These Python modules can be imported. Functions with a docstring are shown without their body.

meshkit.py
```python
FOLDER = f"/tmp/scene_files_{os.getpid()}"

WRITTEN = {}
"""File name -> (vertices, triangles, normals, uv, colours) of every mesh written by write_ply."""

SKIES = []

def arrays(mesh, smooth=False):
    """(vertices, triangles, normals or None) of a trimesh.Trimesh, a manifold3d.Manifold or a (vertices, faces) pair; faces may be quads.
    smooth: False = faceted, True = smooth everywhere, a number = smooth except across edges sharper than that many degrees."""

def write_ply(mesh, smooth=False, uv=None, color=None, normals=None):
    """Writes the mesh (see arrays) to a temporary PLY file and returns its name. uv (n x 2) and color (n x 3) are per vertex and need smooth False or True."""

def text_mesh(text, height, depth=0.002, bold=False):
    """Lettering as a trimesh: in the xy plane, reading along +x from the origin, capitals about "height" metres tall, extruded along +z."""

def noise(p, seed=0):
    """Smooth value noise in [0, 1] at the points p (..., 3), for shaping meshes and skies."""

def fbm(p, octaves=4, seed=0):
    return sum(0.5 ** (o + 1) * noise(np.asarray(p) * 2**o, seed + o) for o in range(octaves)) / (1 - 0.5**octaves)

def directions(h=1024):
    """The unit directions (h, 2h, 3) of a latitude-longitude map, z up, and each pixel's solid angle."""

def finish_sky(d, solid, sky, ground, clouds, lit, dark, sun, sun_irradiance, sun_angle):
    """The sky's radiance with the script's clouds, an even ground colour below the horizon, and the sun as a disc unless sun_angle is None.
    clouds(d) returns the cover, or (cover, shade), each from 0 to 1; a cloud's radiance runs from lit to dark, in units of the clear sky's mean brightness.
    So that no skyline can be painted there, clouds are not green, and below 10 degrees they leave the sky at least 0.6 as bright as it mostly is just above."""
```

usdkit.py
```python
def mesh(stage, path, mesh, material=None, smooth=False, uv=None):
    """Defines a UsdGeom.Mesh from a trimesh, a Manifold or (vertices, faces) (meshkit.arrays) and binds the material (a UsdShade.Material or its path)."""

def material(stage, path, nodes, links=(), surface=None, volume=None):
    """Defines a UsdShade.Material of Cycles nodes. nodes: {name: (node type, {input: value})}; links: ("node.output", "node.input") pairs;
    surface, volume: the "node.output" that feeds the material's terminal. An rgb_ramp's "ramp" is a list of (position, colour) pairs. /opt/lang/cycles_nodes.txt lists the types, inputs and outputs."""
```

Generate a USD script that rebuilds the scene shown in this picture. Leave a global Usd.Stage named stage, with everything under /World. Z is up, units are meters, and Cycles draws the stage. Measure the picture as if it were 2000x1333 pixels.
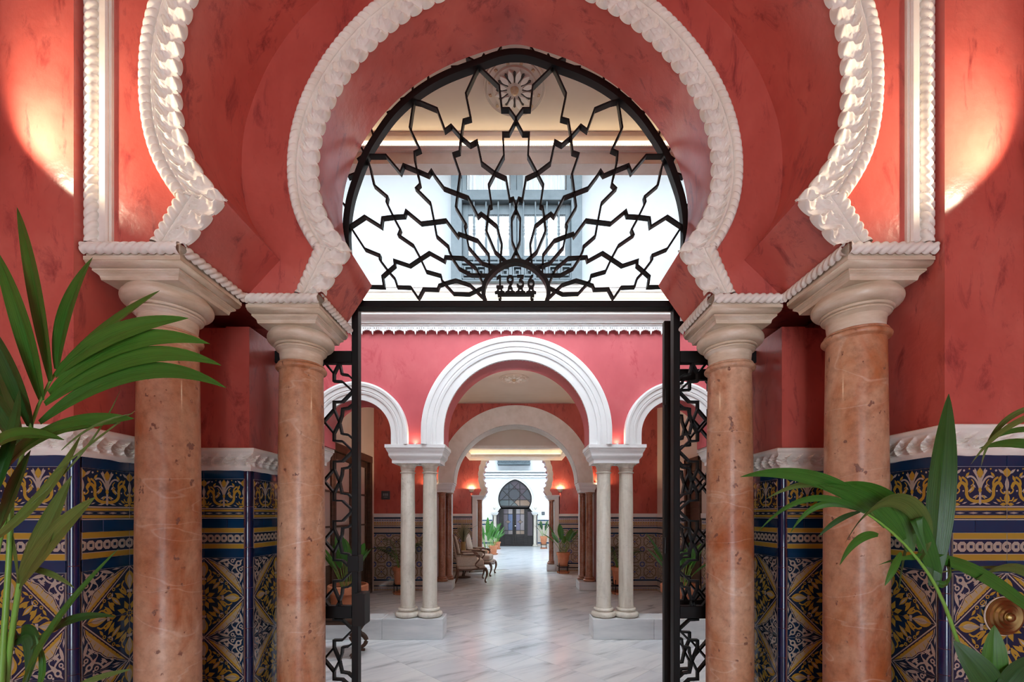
import math, random
import numpy as np, trimesh
import shapely
from shapely.geometry import Polygon, Point, LineString, box as sbox, MultiPolygon
from shapely.ops import unary_union
from shapely import affinity
from scipy.interpolate import CubicSpline
from pxr import Usd, UsdGeom, UsdLux, UsdShade, Gf, Sdf, Vt
import usdkit, meshkit

random.seed(7); rng = np.random.default_rng(7)
stage = Usd.Stage.CreateInMemory()
UsdGeom.SetStageUpAxis(stage, 'Z'); UsdGeom.SetStageMetersPerUnit(stage, 1.0)
UsdGeom.Xform.Define(stage, '/World'); UsdGeom.Scope.Define(stage, '/World/Looks')
PI = math.pi
EYE = 1.65; F = 840.0; CX = 1007.0; CY = 1005.0          # eye height, focal length and vanishing point of the 2000 x 1333 picture

# ------------------------------------------------------------------ camera, sky, large lights, exposure
cam = UsdGeom.Camera.Define(stage, '/World/camera')
HA = 36.0
cam.CreateHorizontalApertureAttr(HA); cam.CreateVerticalApertureAttr(HA*1333/2000)
cam.CreateFocalLengthAttr(HA*F/2000)
cam.CreateHorizontalApertureOffsetAttr(-(CX-1000)/2000*HA)
cam.CreateVerticalApertureOffsetAttr((CY-666.5)/2000*HA)
cam.CreateClippingRangeAttr((0.05, 200.0))
cam.AddTranslateOp().Set((0, 0, EYE)); cam.AddRotateXYZOp().Set((90, 0, 0))
cam.CreateExposureAttr(0.16)
sky = UsdLux.DomeLight.Define(stage, '/World/sky')
sky.CreateColorAttr(Gf.Vec3f(0.80, 0.91, 1.0)); sky.CreateIntensityAttr(2.5)

# strengths of the lamps that are built further down
LP_HALL = 1500.0; LP_GAL = 1350.0; LP_FAR = 150.0; LP_SPOT = 2300.0; LP_LANT = 70.0; LP_UP = 550.0

# ------------------------------------------------------------------ helpers
used = {}
def numbered(path):
    n = used.get(path, 0); used[path] = n + 1
    return path if n == 0 else f'{path}_{n:03d}'
def setdata(p, **kw):
    for k, v in kw.items():
        if v: p.SetCustomDataByKey(k, v)
def thing(name, label, cat, group=None, loc=(0, 0, 0), rz=0, kind=None):
    x = UsdGeom.Xform.Define(stage, numbered('/World/' + name))
    x.AddTranslateOp().Set(tuple(map(float, loc)))
    if rz: x.AddRotateZOp().Set(float(rz))
    p = x.GetPrim(); setdata(p, label=label, category=cat, group=group, kind=kind)
    return p
def ppath(parent): return '/World' if parent is None else str(parent.GetPath())
def obj(name, mesh, mat, parent=None, smooth=35, label=None, cat=None, group=None, kind=None, uv=None):
    path = numbered(ppath(parent) + '/' + name)
    if hasattr(mesh, 'get'): mesh = mesh.get()
    m = usdkit.mesh(stage, path, mesh, M[mat] if isinstance(mat, str) else mat, smooth=smooth, uv=uv)
    setdata(m.GetPrim(), label=label, category=cat, group=group, kind=kind)
    return m.GetPrim()
def struct(name, mesh, mat, label=None, cat=None, smooth=35):
    return obj(name, mesh, mat, None, smooth, label, cat, None, 'structure')
def copy_of(src, label, loc, rz=0, sc=1.0, group=None, mirror=False):
    was = src.GetCustomData(); base = '/World/' + src.GetName().rstrip('0123456789').rstrip('_')
    x = UsdGeom.Xform.Define(stage, numbered(base)); p = x.GetPrim()
    p.GetReferences().AddInternalReference(src.GetPath())
    x.ClearXformOpOrder(); ops = []
    t = x.GetTranslateOp() if False else None
    xf = UsdGeom.Xformable(p)
    o1 = xf.AddTranslateOp(opSuffix='place'); o1.Set(tuple(map(float, loc)))
    o2 = xf.AddRotateZOp(opSuffix='turn'); o2.Set(float(rz))
    o3 = xf.AddScaleOp(opSuffix='size'); o3.Set((float(-sc if mirror else sc), float(sc), float(sc)))
    xf.SetXformOpOrder([o1, o2, o3])
    p.SetInstanceable(True)
    setdata(p, label=label, category=was['category'], group=group or was.get('group'))
    return p

def P(px, py, Z): return np.array([(px-CX)/F*Z, Z, EYE+(CY-py)/F*Z])
def PX(px, Z): return (px-CX)/F*Z
def PZ(py, Z): return EYE+(CY-py)/F*Z

class MB:
    def __init__(s): s.v = []; s.f = []; s.n = 0
    def add(s, v, f):
        v = np.asarray(v, float); f = np.asarray(f, int)
        if f.shape[1] == 4: f = np.vstack([f[:, [0, 1, 2]], f[:, [0, 2, 3]]])
        s.v.append(v); s.f.append(f + s.n); s.n += len(v); return s
    def tm(s, t): return s.add(t.vertices, t.faces)
    def box(s, x0, x1, y0, y1, z0, z1):
        b = trimesh.creation.box((x1-x0, y1-y0, z1-z0)); b.apply_translation(((x0+x1)/2, (y0+y1)/2, (z0+z1)/2)); return s.tm(b)
    def bbox(s, x0, x1, y0, y1, z0, z1, c=0.004):     # box with chamfered edges
        p = []
        for a in (0, 1):
            for b in (0, 1):
                for d in (0, 1):
                    X = (x0, x1)[a]; Y = (y0, y1)[b]; Z = (z0, z1)[d]
                    sx, sy, sz = (c, -c)[a], (c, -c)[b], (c, -c)[d]
                    p += [(X+sx, Y+sy, Z), (X+sx, Y, Z+sz), (X, Y+sy, Z+sz)]
        return s.tm(trimesh.convex.convex_hull(np.array(p)))
    def ext(s, poly, y0, y1):                          # polygon in (x, z) extruded along y
        for g in polys(poly):
            t = trimesh.creation.extrude_polygon(g, 1.0, engine='earcut')
            v = t.vertices; s.add(np.c_[v[:, 0], y0+(y1-y0)*v[:, 2], v[:, 1]], t.faces[:, ::-1] if y1 > y0 else t.faces)
        return s
    def extx(s, poly, x0, x1):                         # polygon in (y, z) extruded along x
        for g in polys(poly):
            t = trimesh.creation.extrude_polygon(g, 1.0, engine='earcut')
            v = t.vertices; s.add(np.c_[x0+(x1-x0)*v[:, 2], v[:, 0], v[:, 1]], t.faces if x1 > x0 else t.faces[:, ::-1])
        return s
    def extz(s, poly, z0, z1):
        for g in polys(poly):
            t = trimesh.creation.extrude_polygon(g, z1-z0, engine='earcut'); t.apply_translation((0, 0, z0)); s.tm(t)
        return s
    def lathe(s, prof, at=(0, 0, 0), n=48):            # prof: (r, z) from bottom to top
        prof = np.asarray(prof, float); a = np.arange(n)*2*PI/n; k = len(prof)
        v = np.stack([prof[:, 0, None]*np.cos(a), prof[:, 0, None]*np.sin(a), np.repeat(prof[:, 1, None], n, 1)], -1).reshape(-1, 3)+np.asarray(at)
        i, j = np.meshgrid(np.arange(k-1), np.arange(n), indexing='ij'); j2 = (j+1) % n
        q = np.stack([i*n+j, i*n+j2, (i+1)*n+j2, (i+1)*n+j], -1).reshape(-1, 4)
        return s.add(v, q)
    def tube(s, pts, r, n=8, cap=True):
        p = np.asarray(pts, float); r = np.broadcast_to(r, (len(p),)).astype(float)
        t = np.gradient(p, axis=0); t /= np.linalg.norm(t, axis=1, keepdims=True)+1e-12
        up = np.array([0, 0, 1.0]) if abs(t[:, 2]).mean() < .8 else np.array([1.0, 0, 0])
        a = np.cross(t, up); a /= np.linalg.norm(a, axis=1, keepdims=True)+1e-12; b = np.cross(t, a)
        g = np.arange(n)*2*PI/n
        v = p[:, None]+r[:, None, None]*(np.cos(g)[None, :, None]*a[:, None]-np.sin(g)[None, :, None]*b[:, None])
        i, j = np.meshgrid(np.arange(len(p)-1), np.arange(n), indexing='ij'); j2 = (j+1) % n
        q = np.stack([i*n+j, i*n+j2, (i+1)*n+j2, (i+1)*n+j], -1).reshape(-1, 4)
        vv = np.vstack([v.reshape(-1, 3), p[0], p[-1]]); m = len(p)*n
        tri = np.vstack([q[:, [0, 1, 2]], q[:, [0, 2, 3]]])
        if cap:
            e = [(m, (k+1) % n, k) for k in range(n)]+[(m+1, m-n+k, m-n+(k+1) % n) for k in range(n)]
            tri = np.vstack([tri, e])
        return s.add(vv, tri)
    def grid(s, V):                                     # V (n, m, 3)
        n, m = V.shape[:2]; i, j = np.meshgrid(np.arange(n-1), np.arange(m-1), indexing='ij')
        q = np.stack([i*m+j, (i+1)*m+j, (i+1)*m+j+1, i*m+j+1], -1).reshape(-1, 4)
        return s.add(V.reshape(-1, 3), q)
    def rbox(s, size, at, r, n=6, M4=None):
        t = trimesh.creation.box((2, 2, 2))
        for _ in range(int(math.log2(n))+1): t = t.subdivide()
        v = np.array(t.vertices); h = np.asarray(size, float)/2
        q = v*h; inner = np.clip(q, -(h-r), h-r); d = q-inner; L = np.linalg.norm(d, axis=1, keepdims=True)
        q = inner+np.where(L > 1e-9, d/np.maximum(L, 1e-9)*r, 0)
        q = q+np.asarray(at)
        if M4 is not None: q = q@np.asarray(M4)[:3, :3].T+np.asarray(M4)[:3, 3]
        return s.add(q, t.faces)
    def get(s): return (np.vstack(s.v), np.vstack(s.f))
    def move(s, d):
        s.v = [v+np.asarray(d) for v in s.v]; return s
    def rot(s, R):
        s.v = [v@np.asarray(R).T for v in s.v]; return s
def polys(g):
    if g.is_empty: return []
    return [x for x in getattr(g, 'geoms', [g]) if x.geom_type == 'Polygon' and x.area > 1e-9]
def bez(p0, p1, p2, n):
    t = np.linspace(0, 1, n)[:, None]
    return (1-t)**2*np.asarray(p0)+2*t*(1-t)*np.asarray(p1)+t*t*np.asarray(p2)

# ------------------------------------------------------------------ materials
M = {}
def mat(name, nodes, links, surface='p.BSDF'):
    M[name] = usdkit.material(stage, '/World/Looks/'+name, nodes, links, surface=surface)
def plain(name, col, rough=.5, **kw):
    mat(name, {'p': ('principled_bsdf', {'base_color': col, 'roughness': rough, **kw})}, [])
def mottled(name, c1, c2, c3, scale=(3, 3, 3), rough=.55, bump=.15, bscale=30, bdist=.01, streak=None, spec=.35, coat=0.0):
    n = {'g': ('geometry', {}), 'm': ('mapping', {'scale': scale}), 'n': ('noise_texture', {'scale': 1.0, 'detail': 7, 'roughness': .62}),
         'r': ('rgb_ramp', {'ramp': [(0.30, c1), (0.52, c2), (0.72, c3)]}),
         'nb': ('noise_texture', {'scale': bscale, 'detail': 4}), 'b': ('bump', {'strength': bump, 'distance': bdist}),
         'p': ('principled_bsdf', {'roughness': rough, 'specular_ior_level': spec, 'coat_weight': coat, 'coat_roughness': .22})}
    l = [('g.position', 'm.vector'), ('m.vector', 'n.vector'), ('n.fac', 'r.fac'), ('g.position', 'nb.vector'), ('nb.fac', 'b.height'), ('b.normal', 'p.normal')]
    if streak:
        col, sc, lo, hi = streak
        n['ms'] = ('mapping', {'scale': sc}); n['ns'] = ('noise_texture', {'scale': 1.0, 'detail': 6, 'roughness': .7, 'distortion': .6})
        n['rs'] = ('rgb_ramp', {'ramp': [(lo, (0, 0, 0)), (hi, (1, 1, 1))]}); n['mx'] = ('mix_color', {'b': col})
        l += [('g.position', 'ms.vector'), ('ms.vector', 'ns.vector'), ('ns.fac', 'rs.fac'), ('rs.color', 'mx.fac'), ('r.color', 'mx.a'), ('mx.result', 'p.base_color')]
    else: l += [('r.color', 'p.base_color')]
    mat(name, n, l)
# trowelled red plaster: cloudy tone with darker scratches
mottled('red_plaster', (.43, .072, .055), (.52, .100, .078), (.60, .145, .112), (2.4, 2.4, 1.5), .30, .30, 14, .012, ((.22, .030, .032), (11, 11, 4.0), .54, .71), .5, .4)
mottled('rose_plaster', (.48, .085, .10), (.54, .105, .12), (.60, .14, .15), (1.6, 1.6, 1.2), .5, .12, 12, .01, ((.42, .05, .065), (4, 4, 2), .58, .72), .3)
mottled('white_plaster', (.70, .64, .56), (.79, .74, .67), (.84, .80, .74), (5, 5, 5), .5, .2, 40, .004)
mottled('white_paint', (.76, .76, .755), (.80, .80, .795), (.83, .83, .83), (2, 2, 2), .5, .06, 30, .004)
mottled('white_wall', (.80, .82, .84), (.84, .86, .88), (.88, .89, .90), (1.2, 1.2, 1.2), .6, .08, 20, .006)
mottled('pale_blue_wall', (.43, .49, .53), (.46, .52, .56), (.49, .55, .585), (1.2, 1.2, 1.2), .6, .06, 20, .006)
mottled('cream_wall', (.66, .56, .49), (.72, .62, .55), (.76, .67, .60), (1.2, 1.2, 1.2), .6, .08, 20, .006)
mottled('ceiling_plaster', (.60, .51, .43), (.66, .57, .48), (.70, .62, .53), (1.0, 1.0, 1.0), .65, .06, 16, .006)
mottled('cap_stone', (.50, .39, .27), (.64, .53, .40), (.76, .69, .59), (5, 5, 22), .35, .1, 40, .004)
def marble_column(name, cols, pit, vein, rough=.42, zs=1.0, seedloc=(0, 0, 0), coat=.14, stain=(.38, .10, .022), grain=1.0):
    n = {'g': ('geometry', {}), 'm': ('mapping', {'scale': (2.6, 2.6, 1.3*zs), 'location': seedloc}), 'n': ('noise_texture', {'scale': 1.6, 'detail': 8, 'roughness': .66, 'distortion': .5}),
         'r': ('rgb_ramp', {'ramp': cols}),
         'mp': ('mapping', {'scale': (1, 1, .8), 'location': seedloc}), 'np': ('noise_texture', {'scale': 24, 'detail': 3, 'roughness': .55}), 'rp': ('rgb_ramp', {'ramp': [(.655, (0, 0, 0)), (.70, (1, 1, 1))]}),
         'nm': ('noise_texture', {'scale': 2.0, 'detail': 2}), 'mm': ('math', {'math_type': 'multiply'}),
         'nf': ('noise_texture', {'scale': 26, 'detail': 5, 'roughness': .7}), 'rf': ('rgb_ramp', {'ramp': [(.3, (.74, .72, .70)), (.5, (1, 1, 1)), (.72, (1.15, 1.16, 1.18))]}), 'mxf': ('mix_color', {'blend_type': 'multiply', 'fac': grain, 'use_clamp': False}), 'mxp': ('mix_color', {'b': pit}), 'nst': ('noise_texture', {'scale': 1.0, 'detail': 5, 'roughness': .65, 'distortion': .8}), 'mst': ('mapping', {'scale': (2.4, 2.4, 1.7), 'location': (3.1, 7.7, 1.2)}), 'rst': ('rgb_ramp', {'ramp': [(.53, (0, 0, 0)), (.66, (.85, .85, .85))]}), 'mxs': ('mix_color', {'b': stain}),
         'mv': ('mapping', {'scale': (1.2, 1.2, 4.0), 'rotation': (.35, .2, 0), 'location': seedloc}), 'nv': ('noise_texture', {'scale': .9, 'detail': 3, 'roughness': .5, 'distortion': .4}),
         'rv': ('rgb_ramp', {'ramp': [(.494, (0, 0, 0)), (.5, (.32, .32, .32)), (.506, (0, 0, 0))]}), 'mxv': ('mix_color', {'b': vein}),
         'b': ('bump', {'strength': .5, 'distance': .004, 'invert': True}),
         'p': ('principled_bsdf', {'roughness': rough, 'coat_weight': coat, 'coat_roughness': .12})}
    l = [('g.position', 'm.vector'), ('m.vector', 'n.vector'), ('n.fac', 'r.fac'), ('g.position', 'mp.vector'), ('mp.vector', 'np.vector'), ('np.fac', 'rp.fac'), ('g.position', 'mst.vector'), ('mst.vector', 'nst.vector'), ('nst.fac', 'rst.fac'), ('rst.color', 'mxs.fac'), ('r.color', 'mxs.a'), ('mxs.result', 'mxv.a'),
         ('g.position', 'mv.vector'), ('mv.vector', 'nv.vector'), ('nv.fac', 'rv.fac'), ('rv.color', 'mxv.fac'), ('g.position', 'nf.vector'), ('nf.fac', 'rf.fac'), ('mxv.result', 'mxf.a'), ('rf.color', 'mxf.b'), ('mxf.result', 'mxp.a'), ('rp.color', 'mxp.fac'), ('mxp.result', 'p.base_color'),
         ('rp.color', 'b.height'), ('b.normal', 'p.normal')]
    del n['nm']; del n['mm']
    mat(name, n, l)
RC = [(.28, (.34, .105, .035)), (.38, (.45, .19, .085)), (.50, (.53, .285, .165)), (.62, (.57, .345, .22)), (.76, (.62, .43, .31))]
marble_column('rosy_marble', RC, (.22, .095, .06), (.80, .66, .54))
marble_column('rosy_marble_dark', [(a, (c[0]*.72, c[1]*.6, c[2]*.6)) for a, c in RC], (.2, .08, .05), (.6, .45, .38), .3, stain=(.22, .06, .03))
marble_column('cream_marble', [(.28, (.42, .36, .28)), (.42, (.62, .56, .47)), (.6, (.74, .69, .60)), (.76, (.80, .77, .72))], (.58, .53, .45), (.50, .44, .36), .45, .22, (4, 2, 1), .1, (.50, .45, .38), .25)
# white floor marble: grey veins along one diagonal, tone varies slab by slab
mat('floor_marble', {'g': ('geometry', {}), 'o': ('object_info', {}), 'rot': ('mapping', {'rotation': (0, 0, -PI/4+.16), 'scale': (1, 1, 1)}),
    'ra': ('combine_xyz', {}), 'k': ('math', {'math_type': 'multiply', 'value2': 37.0}), 'ad': ('vector_math', {'math_type': 'add'}),
    'm2': ('mapping', {'scale': (1.1, 6.5, 1)}), 'n': ('noise_texture', {'scale': 1.0, 'detail': 6, 'roughness': .6, 'distortion': .5}),
    'r': ('rgb_ramp', {'ramp': [(.30, (.40, .41, .43)), (.40, (.66, .69, .72)), (.52, (.80, .82, .84)), (.7, (.85, .87, .88))]}),
    'rr': ('rgb_ramp', {'ramp': [(0, (.84, .85, .88)), (.5, (.94, .94, .94)), (1, (1, .985, .96))]}), 'mx': ('mix_color', {'blend_type': 'multiply', 'fac': 1.0}),
    'p': ('principled_bsdf', {'roughness': .21, 'specular_ior_level': .5})},
    [('g.position', 'rot.vector'), ('o.random', 'k.value1'), ('k.value', 'ra.x'), ('k.value', 'ra.y'), ('rot.vector', 'ad.vector1'), ('ra.vector', 'ad.vector2'), ('ad.vector', 'm2.vector'), ('m2.vector', 'n.vector'),
     ('n.fac', 'r.fac'), ('o.random', 'rr.fac'), ('r.color', 'mx.a'), ('rr.color', 'mx.b'), ('mx.result', 'p.base_color')])
mottled('plinth_marble', (.50, .53, .55), (.66, .68, .69), (.76, .77, .77), (1.2, 1.2, 7), .3, .03, 30, .002)
plain('grout', (.52, .50, .47), .9)
plain('iron', (.004, .004, .0045), .5, specular_ior_level=.3)
plain('iron_worn', (.010, .008, .007), .5, specular_ior_level=.3)
mat('tile_paint', {'a': ('attribute', {'attribute': 'tile_color'}), 'o': ('object_info', {}), 'rr': ('rgb_ramp', {'ramp': [(0, (.82, .83, .86)), (1, (1, 1, 1))]}), 'mx': ('mix_color', {'blend_type': 'multiply', 'fac': 1.0}),
    'g': ('geometry', {}), 'n': ('noise_texture', {'scale': 55, 'detail': 3}), 'b': ('bump', {'strength': .25, 'distance': .003}),
    'p': ('principled_bsdf', {'roughness': .16, 'coat_weight': .3, 'coat_roughness': .08})},
    [('a.color', 'mx.a'), ('o.random', 'rr.fac'), ('rr.color', 'mx.b'), ('mx.result', 'p.base_color'), ('g.position', 'n.vector'), ('n.fac', 'b.height'), ('b.normal', 'p.normal')])
def glazed(name, c1, c2):
    mat(name, {'o': ('object_info', {}), 'r': ('rgb_ramp', {'ramp': [(0, c1), (1, c2)]}), 'g': ('geometry', {}), 'n': ('noise_texture', {'scale': 30, 'detail': 2}), 'b': ('bump', {'strength': .2, 'distance': .004}),
        'p': ('principled_bsdf', {'roughness': .12, 'coat_weight': .4, 'coat_roughness': .06})}, [('o.random', 'r.fac'), ('r.color', 'p.base_color'), ('g.position', 'n.vector'), ('n.fac', 'b.height'), ('b.normal', 'p.normal')])
glazed('glaze_blue', (.001, .026, .078), (.002, .038, .108))
glazed('glaze_navy', (.001, .007, .040), (.002, .011, .060))
glazed('glaze_cream', (.50, .42, .35), (.56, .49, .41))
def led(name, col, k):
    mat(name, {'e': ('emission', {'color': col, 'strength': k})}, [], 'e.emission')
led('led_warm', (1.0, .80, .52), 9.0)
led('lamp_warm', (1.0, .66, .34), 30.0)
def leafmat(name, c1, c2, c3, tr=.25, rough=.32):
    mat(name, {'u': ('attribute', {'attribute': 'st'}), 'm': ('mapping', {'scale': (9, .35, 1)}), 'n': ('noise_texture', {'scale': 1.2, 'detail': 4, 'roughness': .6}), 'o': ('object_info', {}),
        'r': ('rgb_ramp', {'ramp': [(.25, c1), (.5, c2), (.8, c3)]}), 'hs': ('rgb_ramp', {'ramp': [(0, (.75, .85, .8)), (1, (1.15, 1.08, .9))]}), 'mx': ('mix_color', {'blend_type': 'multiply', 'fac': 1.0, 'use_clamp': False}),
        'b': ('bump', {'strength': .35, 'distance': .003}), 'p': ('principled_bsdf', {'roughness': rough}), 't': ('translucent_bsdf', {}), 'x': ('mix_closure', {'fac': tr})},
        [('u.vector', 'm.vector'), ('m.vector', 'n.vector'), ('n.fac', 'r.fac'), ('o.random', 'hs.fac'), ('r.color', 'mx.a'), ('hs.color', 'mx.b'), ('mx.result', 'p.base_color'), ('mx.result', 't.color'), ('n.fac', 'b.height'), ('b.normal', 'p.normal'), ('p.BSDF', 'x.closure1'), ('t.BSDF', 'x.closure2')], 'x.closure')
leafmat('leaf_green', (.022, .085, .012), (.045, .16, .022), (.09, .25, .035))
leafmat('leaf_olive', (.06, .10, .022), (.11, .17, .04), (.22, .24, .07))
leafmat('leaf_dark', (.012, .05, .012), (.022, .085, .018), (.05, .14, .03))
leafmat('leaf_bright', (.025, .12, .018), (.05, .20, .03), (.12, .32, .06))
leafmat('dry_grass', (.22, .20, .11), (.33, .29, .17), (.42, .38, .24))
plain('stem_green', (.16, .34, .05), .4)
mottled('terracotta', (.48, .17, .08), (.58, .22, .11), (.66, .29, .17), (5, 5, 5), .7, .1, 40, .004)
plain('soil', (.035, .022, .014), .95)
mottled('dark_wood', (.012, .010, .010), (.022, .018, .017), (.035, .027, .024), (4, 4, 20), .35, .1, 40, .003)
mottled('brown_wood', (.045, .024, .015), (.075, .040, .025), (.11, .06, .036), (4, 4, 18), .38, .1, 40, .003)
mottled('chair_wood', (.10, .055, .035), (.16, .09, .06), (.23, .14, .095), (14, 14, 14), .45, .1, 60, .002)
mottled('linen', (.50, .41, .33), (.56, .47, .385), (.61, .52, .43), (30, 30, 30), .9, .3, 300, .002)
mottled('grey_paint', (.095, .125, .145), (.115, .15, .17), (.14, .175, .195), (6, 6, 6), .45, .06, 40, .003)
mottled('curtain', (.72, .74, .76), (.80, .82, .83), (.86, .87, .88), (26, 26, 1.2), .85, .3, 8, .02)
mat('brass', {'p': ('principled_bsdf', {'base_color': (.36, .25, .10), 'metallic': 1.0, 'roughness': .33})}, [])
plain('chrome', (.7, .7, .7), .2, metallic=1.0)
plain('plaque_grey', (.055, .06, .07), .4)
plain('plaque_light', (.26, .28, .32), .4)
plain('vase_glaze', (.36, .22, .07), .35)
plain('black_paint', (.006, .006, .006), .5)
def pane(name, col, rough=.1, tr=.35):
    mat(name, {'t': ('transparent_bsdf', {'color': col}), 'd': ('principled_bsdf', {'base_color': col, 'roughness': rough}), 'x': ('mix_closure', {'fac': 1-tr})}, [('t.BSDF', 'x.closure1'), ('d.BSDF', 'x.closure2')], 'x.closure')
mat('curtain_glass', {'p': ('principled_bsdf', {'base_color': (.60, .50, .47), 'roughness': .18})}, [])
pane('glass_grey', (.13, .135, .15)); pane('glass_mauve', (.15, .12, .14)); pane('glass_amber', (.36, .24, .17)); pane('glass_blue', (.03, .08, .22)); pane('glass_violet', (.11, .09, .19)); pane('glass_pink', (.30, .25, .25)); pane('glass_teal', (.14, .17, .175))
mat('window_glass', {'t': ('transparent_bsdf', {'color': (.94, .96, .97)}), 'g': ('glossy_bsdf', {'color': (1, 1, 1), 'roughness': .03}), 'f': ('fresnel', {'IOR': 1.5}), 'x': ('mix_closure', {})},
    [('f.fac', 'x.fac'), ('t.BSDF', 'x.closure1'), ('g.BSDF', 'x.closure2')], 'x.closure')
# ------------------------------------------------------------------ key planes (metres)
XL, XR = -1.788, 1.736            # reveal walls of the vestibule
Y1, Y2, Y3 = 1.80, 2.21, 2.53     # outer arch front, inner arch front, inner arch back
ZAB = 2.773                       # top of the imposts
XW = 1.464                        # passage side walls
YG = 2.60                         # gate plane
YB = 3.54                         # beam of the near gallery / edge of the patio
YA, YA2 = 5.65, 6.03              # arcade wall
Y4, Y5 = 9.26, 9.75               # second arched wall
Y6, Y7 = 12.43, 12.80             # third arched wall
YE = 22.0                         # end wall
XS = 3.05

# ------------------------------------------------------------------ arch curves
def smooth(pts, n):
    p = np.asarray(pts, float); d = np.r_[0, np.cumsum(np.hypot(*np.diff(p, axis=0).T))]
    c = CubicSpline(d, p); return c(np.linspace(0, d[-1], n))
dX1 = (998.5-CX)*1.79/F; dX2 = (1006-CX)*2.21/F
def z1(hy): return np.c_[np.asarray(hy)[:, 0]*1.79/F, EYE+(CY-np.asarray(hy)[:, 1])*1.79/F]
def z2(hy): return np.c_[np.asarray(hy)[:, 0]*2.21/F, EYE+(CY-np.asarray(hy)[:, 1])*2.21/F]
o_half = [(560, 392), (612, 327), (634, 285), (649, 221), (652, 149), (642, 60), (621, -5), (583, -88), (464, -236), (262, -372), (0, -418)]
i_half = [(320, 494), (352, 452), (376, 405), (386, 350), (383, 290), (368, 232), (338, 170), (285, 100), (208, 34), (125, -10), (50, -36), (0, -46)]
def full_arc(half, conv, dX, n):
    h = np.array(half, float); both = np.vstack([h*[-1, 1], h[::-1][1:]])
    c = conv(smooth(both, n)); c[:, 0] += dX; return c
o_arc = full_arc(o_half, z1, dX1, 241); i_arc = full_arc(i_half, z2, dX2, 241)
OA = z1([(640, 478), (-640, 478)])[:, 0]; IA = z2([(377, 578), (-377, 578)])[:, 0]
o_open = np.vstack([[(-1.379, ZAB)], o_arc, [(1.366, ZAB)]]); i_open = np.vstack([[(-.992, ZAB)], i_arc, [(.994, ZAB)]])
ow = sbox(XL-.01, ZAB, XR+.01, 5.25).difference(Polygon(np.vstack([o_open, [(1.366, ZAB-.2), (-1.379, ZAB-.2)]])))
iw = sbox(-1.45, ZAB, 1.44, 5.25).difference(Polygon(np.vstack([i_open, [(.994, ZAB-.2), (-.992, ZAB-.2)]])))
w = thing('wall_arches', 'red plastered double horseshoe archway between vestibule and patio', 'wall', kind='structure')
obj('outer_arch', MB().ext(ow, Y1, Y2), 'red_plaster', w, 30)
obj('inner_arch', MB().ext(iw, Y2, Y3), 'red_plaster', w, 30)

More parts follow.
